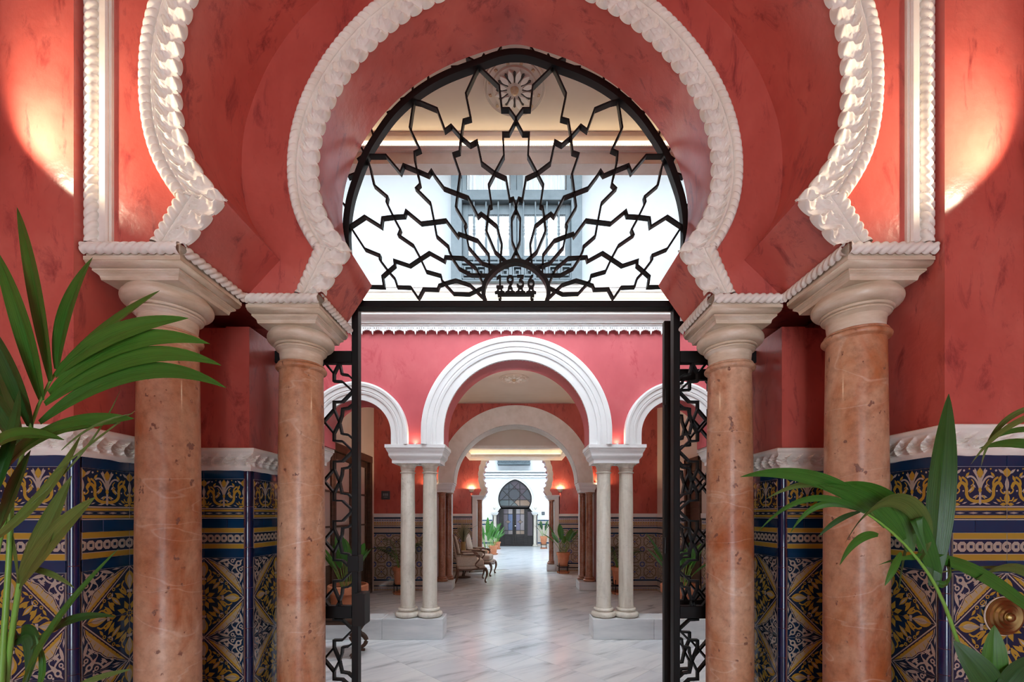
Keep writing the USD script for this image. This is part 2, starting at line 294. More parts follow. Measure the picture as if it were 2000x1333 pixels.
# ------------------------------------------------------------------ vestibule shell
HV = 5.25
def walls(side):
    s = 1 if side == 'right' else -1
    XX = XR if s > 0 else XL; XO = 2.055 if s > 0 else -2.085
    w = thing('wall_'+side, f'red plastered vestibule wall with glazed tile dado on the {side} of the arches', 'wall', kind='structure')
    def bx(x0, x1, y0, y1, z0, z1): return MB().box(min(x0, x1), max(x0, x1), y0, y1, z0, z1)
    obj('side_panel', bx(XO, XO+s*.3, -3.2, 1.74, 0, HV), 'red_plaster', w)
    obj('front_panel', bx(XX, s*3.4, 1.74, 2.60, 0, HV), 'red_plaster', w)
    obj('recess_panel', bx(s*XW, XX, 2.36, 2.75, 0, ZAB-.1), 'red_plaster', w)
    obj('pilaster_strip', bx(s*(XW-.012), s*(XW+.115), 2.345, 2.75, 0, ZAB-.1), 'red_plaster', w)
    obj('upper_panel', bx(s*1.432, XX, Y2+.012, 2.6, ZAB, HV), 'red_plaster', w)
    obj('gallery_face', bx(s*XW, s*3.4, 2.6, 2.75, 0, HV), 'red_plaster', w)
    return w
WR = walls('right'); WL = walls('left')
struct('ceiling_vestibule', MB().box(-3.4, 3.4, -3.2, 2.6, HV, HV+.2), 'ceiling_plaster', 'pale ceiling of the vestibule', 'ceiling')
bw = sbox(-3.4, 0, 3.4, HV).difference(sbox(-.9, -.01, .9, 2.9))
struct('wall_back', MB().ext(bw, -3.2, -3.0), 'red_plaster', 'red vestibule wall with the open street doorway behind the viewer', 'wall')
# ------------------------------------------------------------------ gallery / patio shell
for s, side in ((-1, 'left'), (1, 'right')):
    h = sbox(2.6, -.05, Y6+.1, 6.3)
    if s < 0: h = h.difference(sbox(6.35, -.1, 9.08, 2.86))
    else: h = h.difference(sbox(7.05, -.1, 7.72, 2.62))
    q = thing('wall_gallery_'+side, f'cream side wall of the galleries on the {side}', 'wall', kind='structure')
    obj('plaster', MB().extx(h, s*XS, s*(XS+.25)), 'cream_wall', q)
    if s < 0: WGL = q
    else: WGR = q
struct('ceiling_gallery_near', MB().box(-3.3, 3.3, 2.53, YB+.12, 4.75, 4.95), 'ceiling_plaster', 'cream gallery ceiling just behind the gate', 'ceiling')
struct('ceiling_gallery', MB().box(-3.3, 3.3, YA2-.02, Y4+.05, 4.036, 4.3), 'ceiling_plaster', 'cream gallery ceiling with a small rosette behind the arcade', 'ceiling')
# arcade wall
def ap(cx, r, zc, zb, n=60):
    a = np.linspace(0, PI, n); return Polygon(np.vstack([np.c_[cx+r*np.cos(a), zc+r*np.sin(a)], [(cx-r, zb), (cx+r, zb)]]))
ZS = 2.558
CA = (.012, .952, 2.722); SA = [(-2.078, .448, 2.702), (2.095, .448, 2.702)]
aw = sbox(-XS, ZS, XS, 6.3)
for c in [CA]+SA: aw = aw.difference(ap(*c, ZS-.1))
WA = thing('wall_arcade', 'rose red arcade wall with three round arches across the patio', 'wall', kind='structure')
obj('plaster', MB().ext(aw.intersection(sbox(-9, 0, 9, 4.1)), YA, YA2), 'rose_plaster', WA, 30)
obj('upper_wall', MB().ext(sbox(-XS, 4.1, XS, 6.3), YA-.02, YA2), 'pale_blue_wall', WA)
# second wall
w2o = Polygon(np.vstack([np.c_[1.335*np.cos(np.linspace(0, PI, 60)), 2.327+1.25*np.sin(np.linspace(0, PI, 60))], [(-1.335, 2.2), (1.335, 2.2)]]))
w2 = sbox(-XS, 0, XS, 4.1).difference(w2o).difference(sbox(-1.757, -.1, 1.757, 2.328))
W2 = thing('wall_gallery_far', 'red wall with tiled dado and a wide white arch behind the arcade', 'wall', kind='structure')
obj('plaster', MB().ext(w2, Y4, Y5), 'red_plaster', W2, 30)
obj('jamb_strip', MB().bbox(-1.80, -1.44, Y5-.10, Y5+.12, 0, 2.3), 'white_paint', W2); obj('jamb_strip', MB().bbox(1.44, 1.80, Y5-.10, Y5+.12, 0, 2.3), 'white_paint', W2)
# third wall with lobed horseshoe
ZA3 = 2.197
def lobed(cx, R, zc, pz, px, ax, az, nl):
    a0 = math.asin(max(-1, (pz-zc)/R)); a = np.linspace(a0, PI-a0, 60)
    base = Polygon(np.vstack([np.c_[cx+R*np.cos(a), zc+R*np.sin(a)], [(cx-px, pz), (cx-ax, az), (cx+ax, az), (cx+px, pz)]]))
    k = np.linspace(a0, PI-a0, nl); rl = R*(PI-2*a0)/nl*.62
    return base.buffer(0).union(unary_union([Point(cx+R*math.cos(t), zc+R*math.sin(t)).buffer(rl, 6) for t in k]))
o3 = lobed(0, .845, 2.76, 2.375, .78, .90, ZA3, 24)
w3 = sbox(-XS, 0, XS, 4.1).difference(o3).difference(sbox(-1.272, -.1, 1.272, ZA3+.001))
W3 = thing('wall_hall', 'red wall with tiled dado and a lobed white horseshoe arch deep in the hall', 'wall', kind='structure')
obj('plaster', MB().ext(w3, Y6, Y7), 'red_plaster', W3, 30)
for s in (-1, 1): obj('jamb_strip', MB().bbox(min(s*1.12, s*1.25), max(s*1.12, s*1.25), Y6-.03, Y7+.02, 0, ZA3-.03), 'white_paint', W3)
# hall 2 ceiling with lit tray
tc = thing('ceiling_hall', 'dropped cream ceiling tray with hidden light strip between the deep arches', 'ceiling', kind='structure')
for x0, x1 in ((-XS-.2, -1.33), (1.33, XS+.2)): obj('soffit', MB().box(x0, x1, Y5, Y6+.05, 3.372, 3.6), 'ceiling_plaster', tc)
obj('upper_panel', MB().box(-1.5, 1.5, Y5-.02, Y6+.05, 3.66, 3.8), 'ceiling_plaster', tc)
fr = sbox(-1.33, 10.08, 1.33, 12.41).difference(sbox(-1.20, 10.30, 1.20, 11.55))
obj('tray_frame', MB().extz(fr, 3.20, 3.26), 'white_plaster', tc)
for a in ((-1.33, 1.33, 10.08, 10.14), (-1.33, 1.33, 12.30, 12.41), (-1.33, -1.29, 10.1, 12.4), (1.29, 1.33, 10.1, 12.4)): obj('tray_side', MB().box(*a, 3.26, 3.66), 'ceiling_plaster', tc)
obj('light_strip', MB().box(-1.22, 1.22, 11.62, 11.66, 3.262, 3.272), 'led_warm', tc)
obj('light_strip', MB().box(-1.27, -1.24, 10.3, 11.6, 3.262, 3.272), 'led_warm', tc); obj('light_strip', MB().box(1.24, 1.27, 10.3, 11.6, 3.262, 3.272), 'led_warm', tc)
obj('tray_back', MB().box(-1.29, 1.29, 11.72, 11.76, 3.26, 3.66), 'white_plaster', tc)
struct('wall_hall_end', MB().box(-1.5, 1.5, Y5-.02, Y5+.02, 3.6, 4.2), 'ceiling_plaster', 'cream upstand above the far side of the wide white arch', 'wall')
# far patio shell
hole = lobed(0, .86, 2.43, 1.95, .76, .92, 1.73, 40) if False else None
a = np.linspace(math.asin((1.95-2.43)/.86), PI-math.asin((1.95-2.43)/.86), 50)
ap_far = np.c_[.86*np.cos(a), 2.43+.86*np.sin(a)]; top = ap_far[:, 1] > 2.6
ap_far[top, 1] = 2.6+(ap_far[top, 1]-2.6)*(1+.22*(1-np.abs(ap_far[top, 0])/.86)**1.3)
XE = -.03
dh = Polygon(np.vstack([ap_far, [(-.76, 1.95), (-.93, 1.73), (-.93, -.1), (.93, -.1), (.93, 1.73), (.76, 1.95)]])).buffer(0)
dh = affinity.translate(dh, XE, 0); dw = dh.union(sbox(XE-1.14, -.1, XE+1.14, 1.70)).union(sbox(XE-1.215, 1.60, XE+1.215, 1.762))
WE = thing('wall_end', 'white end wall of the bright far patio with a horseshoe doorway', 'wall', kind='structure')
obj('plaster', MB().ext(sbox(-4.2, 0, 4.2, 7).difference(dw), YE, YE+.3), 'white_wall', WE, 30)
obj('arch_molding', MB().ext(dh.buffer(.13).difference(dh.buffer(.09)).intersection(sbox(-2, 1.75, 2, 4)).union(dh.buffer(.07).difference(dh.buffer(.0)).intersection(sbox(-2, 1.75, 2, 4))), YE-.04, YE), 'white_paint', WE)
for k, (zz, dd) in enumerate(((3.51, .10), (3.63, .16), (3.78, .24))): obj('cornice', MB().bbox(-4, 4, YE-dd, YE, zz, zz+.10, .02), 'white_paint', WE)
struct('wall_far_left', MB().box(-4.4, -4.0, Y7, YE+.3, 0, 7), 'white_wall', 'white left wall of the far patio', 'wall')
struct('wall_far_right', MB().box(4.0, 4.4, Y7, YE+.3, 0, 7), 'white_wall', 'white right wall of the far patio', 'wall')
struct('wall_far_near', MB().ext(sbox(-4.4, 0, 4.4, 7).difference(o3).difference(sbox(-1.25, -.1, 1.25, ZA3)), Y7, Y7+.05), 'white_wall', 'white back of the lobed arch wall facing the far patio', 'wall', 30)
struct('ceiling_roof', MB().box(-3.4, 3.4, YA2+.02, Y7, 4.3, 4.6), 'ceiling_plaster', 'flat roof above the galleries', 'ceiling')
# roofs with open skylights over the two patios
struct('ceiling_patio', MB().extz(sbox(-XS-.3, YB+.1, XS+.3, YA2).difference(sbox(-2.9, 3.72, 2.9, 4.55)), 6.25, 6.4), 'white_paint', 'white patio roof around the open skylight', 'ceiling')
struct('ceiling_far_patio', MB().extz(sbox(-4.4, Y7, 4.4, YE+.3).difference(sbox(-2.3, 14.0, 2.3, 19.4)), 7.0, 7.2), 'white_paint', 'white roof around the open skylight of the far patio', 'ceiling')
# floor: slabs on the diagonal
fl = thing('floor', 'polished white marble floor laid in diagonal slabs', 'floor', kind='structure')
obj('bed', MB().box(-4.4, 4.4, -3.2, Y7, -.2, -.012), 'grout', fl)
obj('far_paving', MB().box(-4.4, 4.4, Y7, YE+.3, -.2, 0), 'floor_marble', fl)
obj('vestibule_paving', MB().box(-3.4, 3.4, -3.2, 2.7, -.012, 0), 'floor_marble', fl)
A = .58; reg = sbox(-XS, 2.7, XS, Y7)
for i in range(-16, 34):
    for j in range(-16, 34):
        u, v = 4.33/math.sqrt(2)+i*A, .11+j*A           # u along (1,1), v along (1,-1)
        c = [((a+b)/math.sqrt(2), (a-b)/math.sqrt(2)) for a, b in ((u, v), (u+A, v), (u+A, v+A), (u, v+A))]
        q = Polygon(c).buffer(-.0006).intersection(reg)
        if q.is_empty or q.area < .002: continue
        for g in polys(q):
            b = MB().extz(g.buffer(-.0004), -.012, 0)
            obj('marble_slab', b, 'floor_marble', fl, False)
# ------------------------------------------------------------------ carved plaster strips
def resample(c, n):
    d = np.r_[0, np.cumsum(np.hypot(*np.diff(c, axis=0).T))]; s = np.linspace(0, d[-1], n)
    return np.c_[np.interp(s, d, c[:, 0]), np.interp(s, d, c[:, 1])], d[-1]
def strip_mesh(inner, outer, yf, Plf, n, nw=46, hs=1.0, sym=False):
    """Carved band between an inner (opening) and an outer polyline, n points each, on the wall face y = yf: leaves towards the opening, a fillet, a twisted rope outside."""
    L = np.hypot(*np.diff((inner+outer)/2, axis=0).T).sum(); s = np.linspace(0, L, n)
    Lo = np.hypot(*np.diff(outer, axis=0).T).sum(); so = np.linspace(0, Lo, n)
    if sym: s = L/2-np.abs(s-L/2); so = Lo/2-np.abs(so-Lo/2)      # both halves of an arch mirror each other
    w = np.r_[0, np.linspace(0, 1, nw)**.9, 1.0]; V = np.zeros((n, len(w), 3))
    for j, wj in enumerate(w):
        ph = s/Plf+.55*wj
        sc = np.abs(np.sin(PI*(s/Plf-.12)))**.8
        over = np.where(wj < .6, .016*(sc**.7)-.004, 0)*(1-min(wj/.6, 1))
        p = inner*(1-wj)+outer*wj; d = inner-outer; d /= np.linalg.norm(d, axis=1, keepdims=True)+1e-9
        p = p+d*over[:, None]
        if wj < .58:
            t = wj/.58
            q = s/Plf+.30*math.sin(PI*t)-.12*t; a_ = q-np.floor(q)-.5          # S-shaped acanthus leaf, one per period
            rib = .20*math.sin(2*PI*t); d_ = np.abs(a_-rib)
            lobe = .5+.5*np.cos(2*PI*(3.2*t-2.2*d_))
            h = .006+.020*np.exp(-(d_/.26)**2)*(.62+.38*lobe)+.010*np.exp(-(d_/.07)**2)*math.sin(PI*min(1, t*1.05))
            h = h+.020*np.exp(-((a_-.04)/.24)**2-((t-.12)/.13)**2)-.007*np.exp(-((a_-.04)/.10)**2-((t-.15)/.06)**2)
            h = h+.009*np.exp(-((np.abs(a_)-.5)/.10)**2-((t-.78)/.10)**2)+.005*np.abs(np.sin(4*PI*q))*(t > .84)
        elif wj < .69:
            t = (wj-.58)/.11; h = np.full(n, .018+.010*math.sin(PI*t))
        else:
            u = (wj-.845)/.155; c = math.sqrt(max(0, 1-u*u)); g = .5+.5*np.cos(2*PI*(so/.036+.62*u))
            h = .012+.032*c*(1-.36*g**2.2)
        y = yf-h*hs
        if j == 0 or j == len(w)-1: y = np.full(n, yf+.004)
        V[:, j, 0] = p[:, 0]; V[:, j, 1] = y; V[:, j, 2] = p[:, 1]
    return V
def arch_trim(arc, pin_in, pin_out, ab_in, ab_out, W, yf, Plf, name, label, n):
    """arc: opening curve from left pinch to right pinch (absolute x, z)."""
    t = np.gradient(arc, axis=0); t /= np.linalg.norm(t, axis=1, keepdims=True); nrm = np.c_[-t[:, 1], t[:, 0]]
    if nrm[len(arc)//2, 1] < 0: nrm = -nrm
    off = arc+nrm*W
    zp = (arc[0, 1]+arc[-1, 1])/2; keep = np.ones(len(off), bool); m = len(off)//2
    i = m
    while i > 0 and not (off[i, 1] < zp+.0): i -= 1
    j = m
    while j < len(off)-1 and not (off[j, 1] < zp+.0): j += 1
    off = off[i:j+1]
    off[0, 1] = off[-1, 1] = zp+.012
    a, _ = resample(arc, n); o, _ = resample(off, n)
    tr = thing(name, label, 'molding', kind='structure')
    obj('arch_band', MB().grid(strip_mesh(a, o, yf, Plf, n, sym=True)), 'white_plaster', tr, 40)
    for k, (A0, A1) in enumerate((((arc[0], ab_in[0]), (off[0], ab_out[0])), ((arc[-1], ab_in[1]), (off[-1], ab_out[1])))):
        m2 = max(24, int(n*.06)); q = np.linspace(0, 1, m2)[:, None]
        A0 = (np.asarray(A0[0])+(0, .010), A0[1]); A1 = (np.asarray(A1[0])+(0, .006), A1[1]); inn = np.asarray(A0[0])*(1-q)+np.asarray(A0[1])*q; out = np.asarray(A1[0])*(1-q)+np.asarray(A1[1])*q
        V = strip_mesh(inn, out, yf, Plf, m2)
        if k == 0: V = V[::-1]
        obj('lower_band', MB().grid(V), 'white_plaster', tr, 40)
    return tr
sx1 = lambda h: h*1.79/F+dX1
sx2 = lambda h: h*2.21/F+dX2
arch_trim(o_arc, None, None, [(sx1(-636), ZAB), (sx1(636), ZAB)], [(sx1(-700), ZAB), (sx1(700), ZAB)], .150, Y1, .075, 'trim_1', 'white carved plaster band with rope edge around the outer, larger horseshoe arch', 2000)
arch_trim(i_arc, None, None, [(sx2(-374), ZAB), (sx2(374), ZAB)], [(sx2(-427), ZAB), (sx2(427), ZAB)], .145, Y2, .075, 'trim_2', 'white carved plaster band with rope edge around the inner arch above the iron gate', 1900)

def rope(p0, p1, r, nrm, pitch=.038, n=None, turn=1):
    """twisted half round along p0-p1, bulging to nrm"""
    p0, p1, nrm = map(lambda a: np.asarray(a, float), (p0, p1, nrm)); L = np.linalg.norm(p1-p0); d = (p1-p0)/L; side = np.cross(d, nrm)
    n = n or int(L/.004); s = np.linspace(0, L, n); m = 11; V = np.zeros((n, m, 3))
    for j in range(m):
        an = PI*j/(m-1); u = math.cos(an); rr = r*(1-.26*(.5+.5*np.cos(2*PI*(s/pitch+turn*.62*u)))**2.2)
        V[:, j] = p0+d*s[:, None]+side*(u*rr)[:, None]+nrm*(math.sin(an)*rr)[:, None]
    return V
# frame mouldings beside the outer arch
for s, side in ((-1, 'left'), (1, 'right')):
    XX = (XL, XR)[s > 0]; k = .052; x_o = XX-s*.002
    tr = thing('trim_3' if s < 0 else 'trim_4', f'tall white plaster frame moulding with rope edge rising on the {side} of the outer arch', 'molding', kind='structure')
    V = rope((x_o-s*.028, Y1-.012, ZAB), (x_o-s*.028, Y1-.012, HV), .028, (0, -1, 0), turn=s)
    obj('rope', MB().grid(V[:, ::-1]), 'white_plaster', tr, 40)
    xs = sorted((x_o, x_o-s*.106)); obj('fillet', MB().bbox(xs[0], xs[1], Y1-.014, Y1+.01, ZAB, HV, .003), 'white_plaster', tr)
    xs = sorted((x_o-s*.062, x_o-s*.098)); obj('flat_band', MB().bbox(xs[0], xs[1], Y1-.026, Y1, ZAB, HV, .006), 'white_plaster', tr)

# ------------------------------------------------------------------ imposts (moulded blocks on the columns)
def molding_ring(plan, prof):
    """plan: convex ccw (x, y) polygon at full size; prof: list of (inset, z) from top to bottom. Loft of inset copies."""
    rings = []
    n = len(plan); P0 = np.asarray(plan, float)
    e = np.roll(P0, -1, 0)-P0; e /= np.linalg.norm(e, axis=1, keepdims=True); nr = np.c_[-e[:, 1], e[:, 0]]
    prev = np.roll(nr, 1, 0); mit = (nr+prev); mit /= (1+(nr*prev).sum(1))[:, None]
    for ins, z in prof: rings.append(np.c_[P0+mit*ins, np.full(n, z)])
    V = np.array(rings); k = len(rings); v = V.reshape(-1, 3); f = []
    for i in range(k-1):
        for j in range(n):
            a, b = i*n+j, i*n+(j+1) % n; f += [(a, a+n, b+n), (a, b+n, b)]
    for ring, rev in ((0, False), (k-1, True)):
        for j in range(1, n-1): t = (ring*n, ring*n+j, ring*n+j+1); f.append(t[::-1] if rev else t)
    return v, np.array(f)
def cyma(z0, z1, i0, i1, n=8):
    t = np.linspace(0, 1, n); return [(i0+(i1-i0)*(.5-.5*math.cos(PI*a)), z0+(z1-z0)*a) for a in t]
def quarter(z0, z1, i0, i1, n=7):
    t = np.linspace(0, PI/2, n); return [(i0+(i1-i0)*(1-math.cos(a)), z0+(z1-z0)*math.sin(a)) for a in t]
H = .136; zb = ZAB-H
IMP = [(.012, ZAB), (.010, ZAB-.052), (.004, ZAB-.056), (.004, ZAB-.072)]+quarter(ZAB-.072, ZAB-.096, .006, .026)+[(.022, ZAB-.098), (.022, ZAB-.106)]+cyma(ZAB-.106, ZAB-.118, .024, .036)+[(.038, ZAB-.119), (.042, zb)]
def impost(x0, x1, y0, y1, label, sides):
    t = thing('impost', label, 'impost')
    v, f = molding_ring([(x0, y0), (x1, y0), (x1, y1), (x0, y1)], IMP)
    obj('block', (v, f), 'cap_stone', t, 25)
    zr = ZAB-.026
    obj('rope', MB().grid(rope((x0+.006, y0+.004, zr), (x1-.006, y0+.004, zr), .025, (0, -1, 0), .036)[:, ::-1]), 'white_plaster', t, 40)
    xi = x1 if 'r' in sides else x0
    V = rope((xi, y0+.006, zr), (xi, y1, zr), .025, ((1, 0, 0) if 'r' in sides else (-1, 0, 0)), .036)
    obj('rope', MB().grid(V[:, ::-1] if 'l' not in sides else V[:, ::-1]), 'white_plaster', t, 40)
    return t
impost(XL, -1.379, Y1-.03, Y2-.034, 'stepped white impost block with rope moulding on the leftmost orange marble column', 'r')
impost(1.366, XR, Y1-.03, Y2-.034, 'stepped white impost block with rope moulding on the rightmost orange marble column', 'l')
impost(-1.375, -.992, Y2-.03, 2.56, 'stepped impost block on the marble column just left of the gate', 'r')
impost(.994, 1.362, Y2-.03, 2.56, 'stepped impost block on the marble column just right of the gate', 'l')

# ------------------------------------------------------------------ big marble columns
def tor(rc, zc, r, a0=-90, a1=90, n=9):
    return [(rc+r*math.cos(math.radians(a)), zc+r*math.sin(math.radians(a))) for a in np.linspace(a0, a1, n)]
def column(x, y, label, r=.118, ztop=zb, matn='rosy_marble', capm='cap_stone', rt=None):
    t = thing('column', label, 'column', None, (x, y, 0)); rt = rt or r*.955
    zs = ztop-.208
    zz = np.linspace(.34, zs, 12); u = (zz-.34)/(zs-.34)
    sh = [(r*1.09, .32), (r*1.09, .335)]+[(r*1.03-(r*1.03-rt)*a**1.6+.004*math.sin(PI*a), z) for a, z in zip(u, zz)]
    sh += tor(rt+.006, zs+.006+.012, .013)+[(rt+.004, zs+.033)]+tor(rt+.002, zs+.038, .006)
    obj('shaft', MB().lathe(sh, n=72), matn, t, 30)
    cp = [(rt-.002, zs+.040), (rt-.004, zs+.06), (rt, zs+.100), (rt+.012, zs+.112)]+tor(rt+.012, zs+.118, .006)+[(rt+.016, zs+.125)]+tor(rt+.018, zs+.132, .007)
    cp += [(rt+.024, zs+.140)]+[(rt+.028+.030*math.sin(a), zs+.172-.030*math.cos(a)) for a in np.linspace(.2, PI*.75, 9)]+[(rt+.040, ztop)]
    obj('capital', MB().lathe(cp, n=72), capm, t, 30)
    bs = [(r*1.42, .14)]+tor(r*1.30, .175, .034)+[(r*1.22, .21), (r*1.14, .235), (r*1.16, .25)]+tor(r*1.13, .275, .022)+[(r*1.09, .30), (r*1.09, .33)]
    obj('base', MB().lathe(bs, n=48), capm, t, 30)
    obj('plinth_block', MB().bbox(-r*1.5, r*1.5, -r*1.5, r*1.5, 0, .14, .01), capm, t)
    return t
column(-1.583, 1.965, 'orange pitted marble column in front of the left vestibule wall, leftmost of the four big ones')
column(1.553, 1.965, 'orange pitted marble column in front of the right vestibule wall, rightmost of the four big ones')
column(-1.186, 2.385, 'orange marble column just left of the iron gate', .116)
column(1.186, 2.385, 'orange marble column just right of the iron gate', .116)
# ------------------------------------------------------------------ glazed tile patterns as flat coloured regions on real tiles
NAVY = (.002, .021, .062); YEL = (.46, .28, .035); CRM = (.46, .38, .30); TAN = (.40, .30, .16); INK = (.012, .018, .05); WHT = (.60, .55, .50); OLV = (.23, .17, .10); FBL = (.10, .13, .34); SAND = (.52, .44, .37)
def lens(p0, p1, b, n=7, k=1.0):
    p0, p1 = np.asarray(p0, float), np.asarray(p1, float); d = p1-p0; nn = np.array([-d[1], d[0]]); t = np.linspace(0, 1, n)[:, None]
    f = np.sin(PI*t**k)*b/ (np.linalg.norm(d)+1e-9)
    return Polygon(np.vstack([p0+d*t+nn*f, (p0+d*t-nn*f)[::-1]])).buffer(0)
def disc(x, y, r, n=3): return Point(x, y).buffer(r, n)
def stroke(pts, w, n=10):
    p = np.asarray(pts, float)
    if len(p) > 2:
        d = np.r_[0, np.cumsum(np.hypot(*np.diff(p, axis=0).T))]; p = CubicSpline(d, p)(np.linspace(0, d[-1], n))
    return LineString(p).buffer(w/2, 1)
def star(x, y, r0, r1, n, a0=0):
    a = a0+np.arange(2*n)*PI/n; r = np.where(np.arange(2*n) % 2 == 0, r0, r1); return Polygon(np.c_[x+r*np.cos(a), y+r*np.sin(a)])
def flatten(layers, size, tol=.003):
    """painter's layers [(poly, colour)] in tile units -> disjoint coloured triangles"""
    sq = sbox(0, 0, *size); over = Polygon(); out = []
    for g, c in reversed(layers):
        g = g.intersection(sq).simplify(tol); vis = g.difference(over).buffer(0); over = over.union(g).buffer(0)
        out.append((vis, c))
    V, Fc, C, n = [], [], [], 0
    for g, c in out:
        for q in polys(g):
            if q.area < 2e-5: continue
            v, f = trimesh.creation.triangulate_polygon(q, engine='earcut')
            V.append(v); Fc.append(f+n); C.append(np.tile(c, (len(v), 1))); n += len(v)
    return np.vstack(V), np.vstack(Fc), np.vstack(C)
SWAP = lambda g: affinity.affine_transform(g, [0, -1, -1, 0, 1, 1])      # mirror about the diagonal through (1,0) and (0,1)
def star_tile(full=True):
    L = [(sbox(0, 0, 1, 1), NAVY)]
    up = []
    def both(g, c): L.append((g, c)); L.append((SWAP(g), c))
    # corner scrolls
    for g in ([disc(.13, .87, .075), disc(.28, .93, .05), disc(.07, .72, .05), lens((.02, .98), (.30, .70), .05), lens((.02, .66), (.10, .36), .035), lens((.34, .98), (.64, .90), .035), stroke([(.03, .58), (.14, .66), (.20, .80)], .035), stroke([(.42, .97), (.34, .86), (.20, .80)], .035), lens((.10, .50), (.24, .62), .03), lens((.50, .90), (.38, .76), .03)] if full else [disc(.13, .87, .10), lens((.02, .66), (.10, .36), .04), lens((.34, .98), (.64, .90), .04)]): L.append((g, CRM))
    if full:
        for g in (lens((.36, .80), (.52, .88), .022), lens((.20, .64), (.12, .48), .022), disc(.40, .86, .03), disc(.14, .60, .03), lens((.60, .97), (.80, .985), .02), lens((.03, .40), (.015, .20), .02), stroke([(.16, .80), (.24, .76), (.30, .68), (.24, .62)], .022), disc(.22, .97, .025), disc(.03, .78, .025), lens((.66, .90), (.56, .84), .02), lens((.10, .34), (.16, .44), .02)): L.append((g, CRM))
        L.append((disc(.13, .87, .035), NAVY)); L.append((disc(.28, .93, .022, 2), NAVY)); L.append((disc(.07, .72, .022, 2), NAVY))
    # big half leaf along the diagonal
    t = np.linspace(0, 1, 15); b = .185*np.sin(PI*t**.85)*(1+.10*np.sin(t*PI*7))
    base = np.c_[.05+.88*t, .09+.88*t]; leaf = Polygon(np.vstack([base, (base+np.c_[-b, b]*.72)[::-1]])).buffer(0)
    L.append((leaf.buffer(.030), CRM)); L.append((leaf.buffer(.014), INK)); L.append((leaf, (.43, .34, .22)))
    if full:
        for k in range(1, 9):
            u = k/9.5; q0 = np.array([.05+.88*u, .09+.88*u]); h = .185*math.sin(PI*u**.85)*.62
            L.append((lens(q0+(-.05, .05), q0+np.array([-h-.02, h+.05]), .012, 3), YEL))
    L.append((leaf.intersection(LineString([(0, .04), (1, 1.04)]).buffer(.062)), YEL))
    if full:
        for k in range(9): L.append((disc(.13+.082*k, .185+.082*k, .011, 1), INK))
    L.append((LineString([(-.05, -.05), (1.05, 1.05)]).buffer(.034, 1), INK)); L.append((LineString([(-.05, -.05), (1.05, 1.05)]).buffer(.012, 1), CRM))
    # tulip buds along the edges
    both(lens((.09, 0), (.50, 0), .105, 9, .8), YEL); both(lens((.17, 0), (.48, 0), .052, 7, .8), CRM)
    both(lens((.20, .02), (.46, .03), .012, 3), TAN)
    both(sbox(.50, -.02, .56, .055), CRM); both(lens((.54, .0), (.70, .0), .05), YEL)
    both(stroke([(.30, .13), (.42, .16), (.50, .10), (.60, .09)], .036), YEL)
    both(lens((.62, .05), (.44, .25), .035), YEL); both(lens((.66, .10), (.52, .34), .040), YEL)
    if full:
        both(lens((.34, .20), (.42, .33), .026), YEL); both(lens((.50, .20), (.40, .16), .02), YEL); both(lens((.58, .30), (.66, .22), .03), YEL)
        both(disc(.44, .36, .038), YEL); both(disc(.44, .36, .018, 2), NAVY); both(disc(.535, .44, .038), YEL); both(disc(.535, .44, .018, 2), NAVY)
        both(lens((.62, .40), (.50, .38), .02), CRM)
    L.append((lens((.80, .20), (.58, .42), .05), YEL)); L.append((lens((.78, .22), (.62, .38), .02), CRM))
    L.append((star(1, 0, .30, .17, 8, PI/8), YEL)); L.append((star(1, 0, .215, .085, 8, 0), NAVY)); L.append((star(1, 0, .10, .05, 8, PI/8), YEL)); L.append((disc(1, 0, .035, 2), NAVY))
    return L
def mirrored(L, w=1.0): return L+[(affinity.affine_transform(g, [-1, 0, 0, 1, w, 0]), c) for g, c in L]
